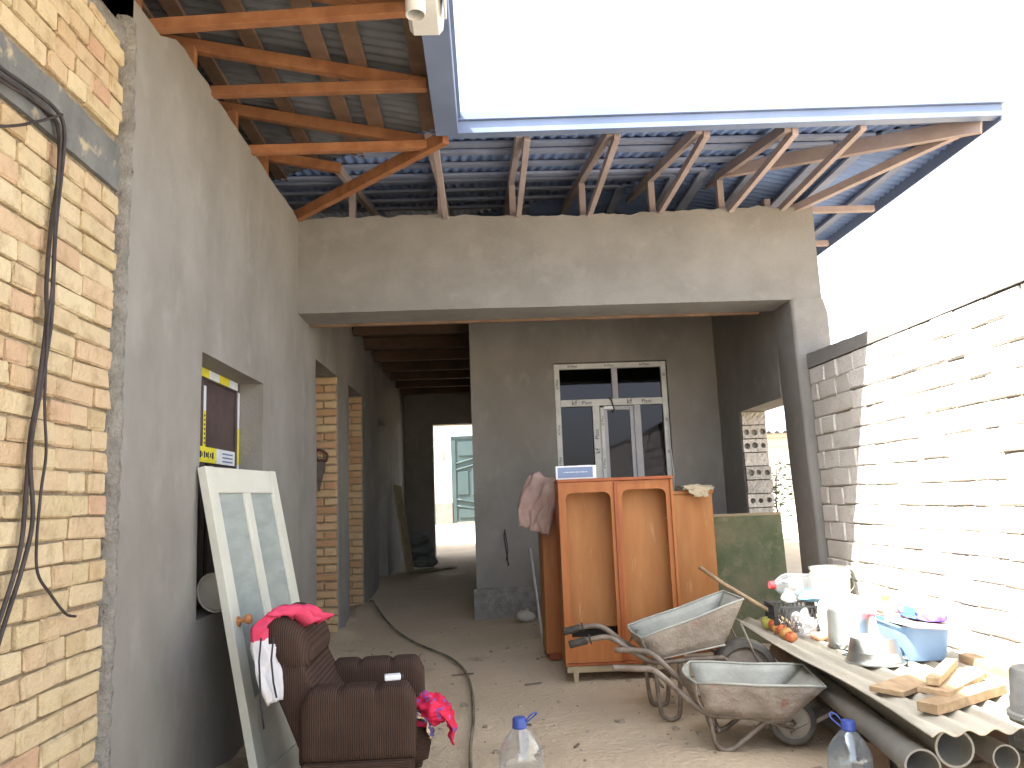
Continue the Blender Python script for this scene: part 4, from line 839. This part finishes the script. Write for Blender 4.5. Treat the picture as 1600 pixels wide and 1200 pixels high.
MB().lathe([(0.0, 0), (0.028, 0), (0.038, 0.06), (0.035, 0.06), (0.026, 0.004), (0, 0.004)], 20).build('body', 'cardwhite', cu_, smooth=True); MB().tube(spline([(0.034, 0, 0.05), (0.055, 0, 0.045), (0.05, 0, 0.02), (0.031, 0, 0.015)], 4), 0.004, 6).build('ear', 'cardwhite', cu_, smooth=True)
tag(MB().bar((1.95, 5.05, 0.655), (2.24, 4.93, 0.60), 0.018, 0.012).build('slat', 'wood_grey', bevel=0.002), 'thin wooden slat lying across the crate beside the blue packet', 'slat')
# tomatoes in a row
def fruit(x, y, r, mk, label, z=None):
    t = thing('tomato', label, 'tomato', (x, y, (z if z else slatez(x, y)+r*0.9)), (rng.uniform(-.4, .4), rng.uniform(-.4, .4), rng.uniform(0, 6)), 'row of tomatoes on the slate sheet')
    rings = []
    for i in range(1, 12):
        a = math.pi*i/12; rings.append([Vector((r*math.sin(a)*math.cos(q)*(1+0.04*math.cos(5*q)), r*math.sin(a)*math.sin(q)*(1+0.04*math.cos(5*q)), r*0.88*math.cos(a)-(0.18*r if i < 2 else 0))) for q in [2*math.pi*k/16 for k in range(16)]])
    MB().loft(rings).build('flesh', mk, t, smooth=True)
    MB().tube([(0, 0, r*0.66), (0.002, 0, r*0.86)], 0.003, 5).build('stalk', 'leaf', t)
row = [('tom_y', 'greenish yellow tomato at the far end of the row'), ('tom_y', 'yellow tomato, second from the far end of the row'), ('tom_r', 'red tomato next to the yellow ones in the row'), ('tom_o', 'orange tomato in the middle of the row'), ('tom_r', 'red tomato just past the middle of the row'), ('tom_o', 'orange tomato, second from the near end of the row'), ('tom_r', 'red tomato at the near end of the row')]
for k, (mk, lab) in enumerate(row): fruit(1.815-0.004*k+rng.uniform(-.008, .008), 5.20-0.082*k, 0.036+0.003*(k % 3), mk, lab)
# bag with eggs
o = heap('plastic_bag', (1.915, 4.82, ZT+0.06), 0.065, 0.11, 0.075, 'bag', 31, 0.4, 24); tag(o, 'crumpled clear plastic bag in front of the black crate', 'bag')
for k in range(5):
    x, y = 1.925+0.045*(k % 2)+rng.uniform(-.006, .006), 4.70-0.04*(k//2)
    b = MB(); b.loft([[Vector((0.021*math.sin(math.pi*i/10)*math.cos(q), 0.021*math.sin(math.pi*i/10)*math.sin(q), 0.027*math.cos(math.pi*i/10))) for q in [2*math.pi*z_/12 for z_ in range(12)]] for i in range(1, 10)])
    e_ = b.build('egg', 'egg', smooth=True); e_.location = (x, y, ZT+0.016); e_.rotation_euler = (R(80), 0, rng.uniform(0, 6)); tag(e_, 'brown egg in the small heap beside the clear plastic bag', 'egg', 'eggs beside the plastic bag')
# pots, basin, buckets, tub
pot = thing('pot', 'tall upside-down aluminium pot behind the aluminium basin', 'pot', (2.02, 4.43, ZT), (0, 0, R(40)))
MB().lathe([(0.118, 0.0), (0.124, 0.003), (0.120, 0.012), (0.113, 0.19), (0.105, 0.205), (0.0, 0.207)], 40).build('body', 'alu', pot, auto=45)
for a in (0, math.pi): MB().tube(spline([(0.117*math.cos(a)-0.035*math.sin(a), 0.117*math.sin(a)+0.035*math.cos(a), 0.03), (0.15*math.cos(a), 0.15*math.sin(a), 0.03), (0.117*math.cos(a)+0.035*math.sin(a), 0.117*math.sin(a)-0.035*math.cos(a), 0.03)], 5), 0.005, 6).build('handle', 'alu', pot, smooth=True)
pot = thing('pot', 'white enamel pot standing behind the aluminium pot', 'pot', (2.12, 4.72, ZT), (0, 0, R(10)))
MB().lathe([(0.125, 0.0), (0.135, 0.02), (0.145, 0.1), (0.135, 0.19), (0.10, 0.235), (0.05, 0.25), (0.0, 0.252)], 40).build('body', 'bucket_w', pot, smooth=True)
MB().lathe([(0.02, 0.25), (0.026, 0.27), (0.0, 0.278)], 16).build('lid_knob', 'bucket_w', pot, smooth=True)
bas = thing('basin', 'upside-down aluminium basin in the middle of the slate sheet', 'basin', (1.955, 4.03, ZT), (0, 0, R(-30))); bas.scale = (0.86, 0.86, 0.95)
MB().lathe([(0.158, 0.004), (0.166, 0.0), (0.166, 0.008), (0.155, 0.016), (0.15, 0.035), (0.147, 0.04), (0.145, 0.06), (0.142, 0.062), (0.128, 0.118), (0.122, 0.126), (0.118, 0.124), (0.0, 0.124)], 44).build('body', 'alu', bas, auto=45)
for a in (0, math.pi): MB().tube(spline([(0.152*math.cos(a)-0.03*math.sin(a), 0.152*math.sin(a)+0.03*math.cos(a), 0.03), (0.178*math.cos(a), 0.178*math.sin(a), 0.026), (0.152*math.cos(a)+0.03*math.sin(a), 0.152*math.sin(a)-0.03*math.cos(a), 0.03)], 5), 0.005, 6).build('handle', 'alu', bas, smooth=True)
bu = thing('bucket', 'white plastic bucket with ribbed rim by the pillar', 'bucket', (2.345, 5.36, ZT), (0, 0, 0))
MB().lathe([(0.0, 0.003), (0.105, 0.0), (0.112, 0.01), (0.125, 0.27), (0.135, 0.275), (0.135, 0.285), (0.127, 0.29), (0.136, 0.305), (0.128, 0.315), (0.136, 0.33), (0.138, 0.345), (0.12, 0.347), (0.118, 0.30), (0.105, 0.02), (0.0, 0.015)], 40).build('body', 'bucket_w', bu, auto=40)
MB().tube(spline([(-0.13, 0, 0.30), (-0.125, -0.08, 0.22), (0, -0.15, 0.17), (0.125, -0.08, 0.22), (0.13, 0, 0.30)], 6), 0.003, 6).build('bail', 'steel', bu, smooth=True)
tb = thing('tub', 'light blue rectangular plastic tub against the block wall', 'tub', (2.215, 4.13, ZT), (0, 0, R(-4))); tb.scale = (1.0, 0.95, 1.0)
def tubring(s, z, r): return [Vector((x, y, z)) for x, y in rrect(0.13*s, 0.20*s, r, 6)]
MB().loft([tubring(0.78, 0.0, 0.05), tubring(0.82, 0.012, 0.05), tubring(0.97, 0.165, 0.06), tubring(1.06, 0.168, 0.06), tubring(1.06, 0.178, 0.06), tubring(0.95, 0.176, 0.06), tubring(0.80, 0.016, 0.05)], True).build('body', 'tub', tb, auto=45)
ty = thing('tray', 'striped red, green and cream tray lying across the blue tub', 'tray', (2.19, 4.06, ZT+0.175), (R(-3), R(4), R(-6)))
for k, mk in enumerate(('tray_pink', 'tray_cream', 'tray_cream', 'tray_green', 'tray_red')): MB().bb(-0.12, 0.15, -0.29+0.12*k, -0.171+0.12*k, 0, 0.014).build('stripe', mk, ty, bevel=0.003)
pk = thing('packet', 'purple plastic packet with a cyan label on the striped tray', 'packet', (2.25, 4.10, ZT+0.228), (0, R(4), R(-6)))
rings = []
for i in range(21):
    u = i/20; k = (math.sin(math.pi*min(1, max(0, u)))**0.35) if 0 < u < 1 else 0.15
    rings.append([Vector((x*k*(1+0.08*nz3((u, x*9, 0), 4, 2)), -0.23+0.44*u, z*k+0.008*nz3((u*3, x*20, z*9), 2, 6))) for x, z in rrect(0.085, 0.042, 0.038, 5)])
MB().loft(rings).build('wrap', 'purple', pk, smooth=True)
MB().grid(lambda u, v: (-0.088-0.004*math.sin(v*3.1), -0.16+0.13*u, -0.022+0.05*v), 4, 4).build('label_patch', 'cyan', pk, solid=0.002)
MB().tube([(-0.09, -0.01, 0.0), (-0.091, 0.03, 0.012), (-0.09, 0.07, 0.012)], [0.008, 0.012, 0.004], 6).build('logo', 'ink_white', pk, smooth=True)
o = heap('pink_packet', (2.33, 4.42, ZT+0.205), 0.045, 0.10, 0.05, 'tray_pink', 41, 0.5, 20); tag(o, 'pink crumpled packet behind the purple packet', 'packet')
lm = MB().lathe([(0.0, -0.03), (0.014, -0.026), (0.026, -0.008), (0.026, 0.008), (0.014, 0.026), (0.005, 0.034), (0.0, 0.035)], 16).build('lemon', 'tom_y', smooth=True); lm.location = (2.455, 4.85, ZT+0.20); lm.rotation_euler = (R(80), 0, R(30)); tag(lm, 'small yellow lemon on the ledge by the block wall', 'lemon')
tag(MB().bb(2.395, 2.485, 4.62, 5.1, ZT, ZT+0.165).build('foam_block', 'bucket_w', bevel=0.012), 'white foam block set along the block wall behind the pots', 'block')
kn = thing('knife', 'knife lying on the striped tray handle towards the pots', 'knife', (2.13, 4.30, ZT+0.197), (0, R(3), R(78)))
MB().bb(-0.08, 0.0, -0.009, 0.009, 0, 0.014).build('handle', 'wood_grey', kn, bevel=0.004); MB().add([(0, -0.009, 0.006), (0.13, 0.006, 0.006), (0, 0.011, 0.006), (0, -0.009, 0.009), (0.13, 0.006, 0.008), (0, 0.011, 0.009)], [(0, 1, 2), (3, 5, 4), (0, 3, 4, 1), (1, 4, 5, 2), (2, 5, 3, 0)]).build('blade', 'steel', kn)
# scrap boards
def plank(name, label, a, b_, wd, ht, mat='wood_pale', up=(0, 0, 1), seed=0):
    b = MB(); a = Vector(a); b_ = Vector(b_); d = (b_-a); L = d.length; d.normalize(); r = d.cross(Vector(up)).normalized(); u_ = r.cross(d); rings = []
    for k in range(13):
        t = k/12; e = nz3((t*6, seed, 0), 1, seed)*0.12
        rings.append([a+d*(L*t)+r*(wd/2*sx*(1+(e if sx > 0 else 0)))+u_*(ht/2*sz) for sx, sz in ((-1, -1), (1, -1), (1, 1), (-1, 1))])
    return tag(b.loft(rings).build(name, mat, bevel=0.002), label, 'board', 'scrap boards on the slate sheet')
plank('scrap_board', 'short scrap board lying flat near the left edge of the slate sheet', (1.68, 3.40, ZT+0.014), (1.99, 3.60, ZT+0.016), 0.15, 0.022, seed=1)
plank('scrap_board', 'long scrap board lying lowest across the near end of the slate sheet', (1.69, 3.10, ZT+0.022), (2.14, 3.36, ZT+0.02), 0.085, 0.038, seed=2)
plank('scrap_board', 'splintered board lying slanted on top of the long board', (1.78, 3.21, ZT+0.052), (2.19, 3.60, ZT+0.026), 0.12, 0.024, seed=3, up=(0.1, 0, 1))
plank('scrap_board', 'bark-edged lath lying topmost on the other boards', (1.80, 3.24, ZT+0.085), (2.16, 3.70, ZT+0.055), 0.05, 0.03, seed=4)
tag(MB().bar((2.43, 2.6, ZT+0.012), (2.40, 3.95, ZT+0.012), 0.12, 0.05).build('long_board', 'wood_pale', bevel=0.004), 'long board lying along the foot of the block wall', 'board')
bb_ = thing('bucket', 'upside-down black bucket at the near end of the slate sheet', 'bucket', (2.08, 2.985, ZT), (0, 0, R(200)))
MB().lathe([(0.115, 0.0), (0.128, 0.0), (0.128, 0.016), (0.116, 0.022), (0.112, 0.07), (0.110, 0.073), (0.103, 0.165), (0.095, 0.176), (0.0, 0.176)], 40).build('body', 'black_bucket', bb_, auto=45)
MB().tube(spline([(0.13*math.cos(a), 0.13*math.sin(a), 0.01+0.02*math.sin(a*1.0)**2) for a in [math.pi*k/10 for k in range(11)]], 3), 0.003, 6).build('bail', 'steel', bb_, smooth=True)

# ------------------------------------------------------------------ hose, cables, saw
hp = [(-1.34, 8.85, 0.24), (-1.28, 8.72, 0.25), (-1.22, 8.5, 0.225), (-1.03, 7.85, 0.17), (-0.82, 7.2, 0.14), (-0.62, 6.8, 0.11), (-0.35, 6.35, 0.085), (-0.21, 5.95, 0.06), (-0.15, 5.5, 0.035), (-0.125, 4.9, 0.012), (-0.13, 4.3, 0.01), (-0.12, 3.7, 0.01), (-0.15, 3.0, 0.01)]
tag(MB().tube(spline(hp, 8), 0.0095, 8).build('hose', 'hose', smooth=True), 'dark garden hose snaking across the dirt out of the passage', 'hose')
cab = dict(a=[(1.7, 2.55), (2.11, 2.58), (2.25, 2.6), (2.40, 2.605), (2.45, 2.57), (2.46, 2.42), (2.45, 2.24), (2.44, 2.04), (2.435, 1.91), (2.41, 1.66), (2.40, 1.54), (2.385, 1.35), (2.36, 1.2), (2.3, 1.03), (2.2, 0.84)],
           b=[(1.7, 2.575), (2.11, 2.60), (2.25, 2.622), (2.41, 2.63), (2.465, 2.58), (2.472, 2.42), (2.465, 2.24), (2.452, 2.04), (2.445, 1.9), (2.425, 1.7), (2.39, 1.5), (2.405, 1.3), (2.37, 1.16), (2.32, 1.02), (2.24, 0.86)],
           c=[(1.7, 2.53), (2.11, 2.56), (2.26, 2.585), (2.39, 2.585), (2.435, 2.55), (2.448, 2.42), (2.44, 2.24), (2.43, 2.06), (2.425, 1.9), (2.44, 1.66), (2.45, 1.5), (2.425, 1.38), (2.43, 1.23), (2.45, 1.13), (2.51, 1.06), (2.60, 0.99), (2.68, 0.97)],
           d=[(1.7, 2.2), (2.13, 2.42), (2.28, 2.51), (2.42, 2.61)])
cbt = thing('cable', 'bundle of dark electric cables hanging down the yellow brick wall', 'cable', (-1.38, 2.4, 1.0), world=True)
for k, (n_, pts) in enumerate(cab.items()):
    MB().tube(spline([(-1.388+0.008*k+0.006*math.sin(i*1.7+k), y, z) for i, (y, z) in enumerate(pts)], 6), 0.0065 if k < 2 else 0.0045, 8).build('strand', 'cable', cbt, smooth=True)
sw_ = thing('hand_saw', 'old hand saw hanging on the brick door jamb', 'saw', (-1.545, 7.225, 1.74), (0, R(-4), 0))
b = MB(); bl = [(-0.02, 0.0), (0.06, -0.01), (0.045, -0.1), (0.0, -0.24), (-0.018, -0.30), (-0.03, -0.30), (-0.03, -0.1)]
b.loft([[Vector((x, y, z)) for x, z in bl] for y in (0.0, 0.003)]).build('blade', 'saw_blade', sw_)
MB().tube(spline([(-0.02, 0, -0.02), (-0.03, 0, 0.04), (-0.01, 0, 0.08), (0.05, 0, 0.055), (0.075, 0, 0.02), (0.06, 0, -0.03), (0.02, 0, -0.02), (-0.02, 0, -0.02)], 4), 0.012, 8).build('handle', 'saw_handle', sw_, smooth=True)
# ------------------------------------------------------------------ in the passage
tag(MB().bar((-1.13, 11.3, 0.31), (-1.33, 11.55, 1.56), 0.20, 0.03, up=(0.9, -0.4, 0.1)).build('plank', 'board_edge', bevel=0.004), 'pale plank leaning against the left wall of the dark passage', 'plank')
for k, (x, y, z, lab) in enumerate(((-0.97, 11.75, 0.43, 'lowest grey sack of the pile in the passage'), (-1.0, 11.78, 0.60, 'middle grey sack of the pile in the passage'), (-1.03, 11.76, 0.755, 'topmost grey sack of the pile in the passage'))):
    o = heap('sack', (x, y, z), 0.20-0.03*k, 0.22, 0.10, 'sack', 50+k, 0.25, 24); tag(o, lab, 'sack', 'sacks piled in the passage')
tag(MB().bar((-1.05, 11.45, 0.315), (-0.55, 11.9, 0.33), 0.25, 0.012).build('sheet_board', 'board_edge'), 'flat board lying on the passage floor in front of the sacks', 'board')
# ------------------------------------------------------------------ beyond the passage: the street side
sh = thing('gatehouse', 'sunlit white wall with dark plinth seen through the passage', 'wall', (-4, 24.2, 0.6), world=True)
MB().bb(-8, -1.08, 24.0, 24.4, 1.25, 4.6).build('wall', 'white_wall', sh); MB().bb(-8, -1.07, 23.96, 24.4, 0.4, 1.25).build('plinth', 'plinth', sh)
MB().bb(-8, 3, 23.85, 24.45, 3.66, 3.78).bb(-8, 3, 23.75, 24.45, 3.78, 3.98).build('cornice', 'cornice', sh, bevel=0.02); MB().bb(-1.36, -1.24, 23.97, 24.0, 2.55, 2.85).build('grille', 'plinth', sh)
gt = thing('gate', 'blue-green metal gate leaf with raised curved panels beyond the passage', 'gate', (-0.2, 24, 0.6), world=True)
MB().bb(-1.06, 1.2, 24.02, 24.07, 0.66, 3.28).build('leaf', 'gate', gt); MB().bb(-1.07, 1.21, 23.99, 24.08, 3.20, 3.30).bb(-1.07, -0.93, 23.985, 24.08, 0.64, 3.20).build('frame', 'gate', gt, bevel=0.01)
def curvebar(z0, z1, amp_): 
    return MB().tube([(-0.92+2.1*k/12, 23.99, z0+amp_*math.sin(math.pi*k/24)) for k in range(13)], 0.03, 6)
for z0, am in ((2.45, 0.35), (2.25, 0.35), (1.35, -0.25), (1.15, -0.25)): curvebar(z0, 0, am).build('moulding', 'gate', gt, smooth=True)
for x0, x1, z0, z1 in ((-0.88, -0.55, 1.48, 2.2), (-0.45, -0.08, 1.45, 2.3), (-0.85, 0.2, 0.78, 1.05), (-0.85, 0.2, 2.68, 3.12)): MB().bb(x0, x1, 23.985, 24.019, z0, z1).build('panel', 'gate', gt, bevel=0.015)
# ------------------------------------------------------------------ seen through the side opening
nh = thing('neighbour_house', 'white neighbouring house with corrugated roof seen through the side opening', 'house', (6.5, 15, 0.4), world=True)
MB().bb(3.9, 11, 14.0, 19, 0.0, 2.08).build('wall', 'white_wall', nh); MB().bb(3.85, 11.05, 13.85, 14.0, 2.08, 2.22).bb(3.8, 11.1, 13.75, 13.98, 2.222, 2.30).build('cornice', 'cornice', nh, bevel=0.015)
MB().grid(lambda u, v: (3.7+7.5*u, 13.6+2.6*v, 2.305+0.28*v+0.022*math.sin(u*7.5/0.15*6.283)), 320, 3).build('roof', 'sheet', nh, smooth=True, solid=0.008)
fn_ = thing('fence', 'thin metal rail fence behind the side opening', 'fence', (3.9, 10.4, 0.2), world=True)
for z in (0.62, 0.86, 1.16, 1.42): MB().bb(3.1, 6.2, 10.39, 10.41, z-0.01, z+0.01).build('rail', 'steel', fn_)
for k in range(5): MB().bb(3.12+0.7*k, 3.15+0.7*k, 10.38, 10.415, 0.1, 1.5).build('post', 'steel', fn_)
sp = thing('sapling', 'small leafy sapling beside the rail fence seen through the side opening', 'sapling', (3.72, 9.9, 0.2))
MB().tube([(0, 0, 0), (0.02, 0.01, 0.5), (0.0, 0.0, 0.95), (0.04, 0, 1.35)], [0.018, 0.015, 0.01, 0.005], 7).build('trunk', 'bark', sp, smooth=True)
for k in range(6): MB().tube([(0.01, 0, 0.7+0.1*k), (rng.uniform(-.2, .25), rng.uniform(-.2, .2), 0.9+0.1*k)], [0.007, 0.003], 5).build('branch', 'bark', sp)
b = MB()
for k in range(220):
    c = Vector((rng.gauss(0.02, 0.13), rng.gauss(0, 0.12), 1.08+rng.gauss(0, 0.17))); q = Matrix.Rotation(rng.uniform(0, 6.28), 3, 'Z') @ Matrix.Rotation(rng.uniform(-1.2, 1.2), 3, 'X'); s_ = rng.uniform(0.02, 0.035)
    b.add([c+q @ Vector(v) for v in ((-s_*1.3, 0, 0), (0, -s_*0.5, 0.004), (s_*1.3, 0, 0), (0, s_*0.5, 0.004))], [(0, 1, 2, 3)])
tag(b.build('crown', 'leaf', sp), kind='stuff')
# ------------------------------------------------------------------ litter on the ground
b = MB()
for k in range(260):
    x = rng.uniform(-1.3, 1.6); y = 2.3+rng.random()**1.3*5.2; s_ = rng.choice((0.004, 0.006, 0.008, 0.012, 0.018))*rng.uniform(0.6, 1.3)
    z = gp(x, y)[2]; q = Matrix.Rotation(rng.uniform(0, 6.28), 3, 'Z') @ Matrix.Rotation(rng.uniform(-0.4, 0.4), 3, 'X')
    pts = [Vector((sx*s_*rng.uniform(0.6, 1.3), sy*s_*rng.uniform(0.5, 1.1), sz*s_*0.5*rng.uniform(0.6, 1.2))) for sz in (-1, 1) for sx, sy in ((-1, -1), (1, -1), (1, 1), (-1, 1))]
    b.add([Vector((x, y, z+s_*0.25))+q @ p for p in pts], [(3, 2, 1, 0), (4, 5, 6, 7), (0, 1, 5, 4), (1, 2, 6, 5), (2, 3, 7, 6), (3, 0, 4, 7)])
tag(b.build('pebbles', 'stone'), 'pebbles and crumbs of mortar scattered over the dirt', 'pebbles', kind='stuff')
for k, (x, y, l, a) in enumerate(((0.22, 5.6, 0.12, 0.2), (0.42, 4.3, 0.05, 1.0), (-0.3, 5.9, 0.16, 0.1), (0.15, 4.75, 0.07, -0.4))):
    z = gp(x, y)[2]; o = MB().bar((x, y, z+0.006), (x+l*math.cos(a), y+l*math.sin(a), z+0.01), 0.012, 0.008).build('twig', 'bark'); tag(o, ('thin twig lying near the wardrobe foot', 'small wood chip on the dirt left of the wheelbarrows', 'long dry twig on the dirt beside the hose', 'small dry twig on the open dirt')[k], 'twig')
print('bricks', nb, 'blocks', nbk)
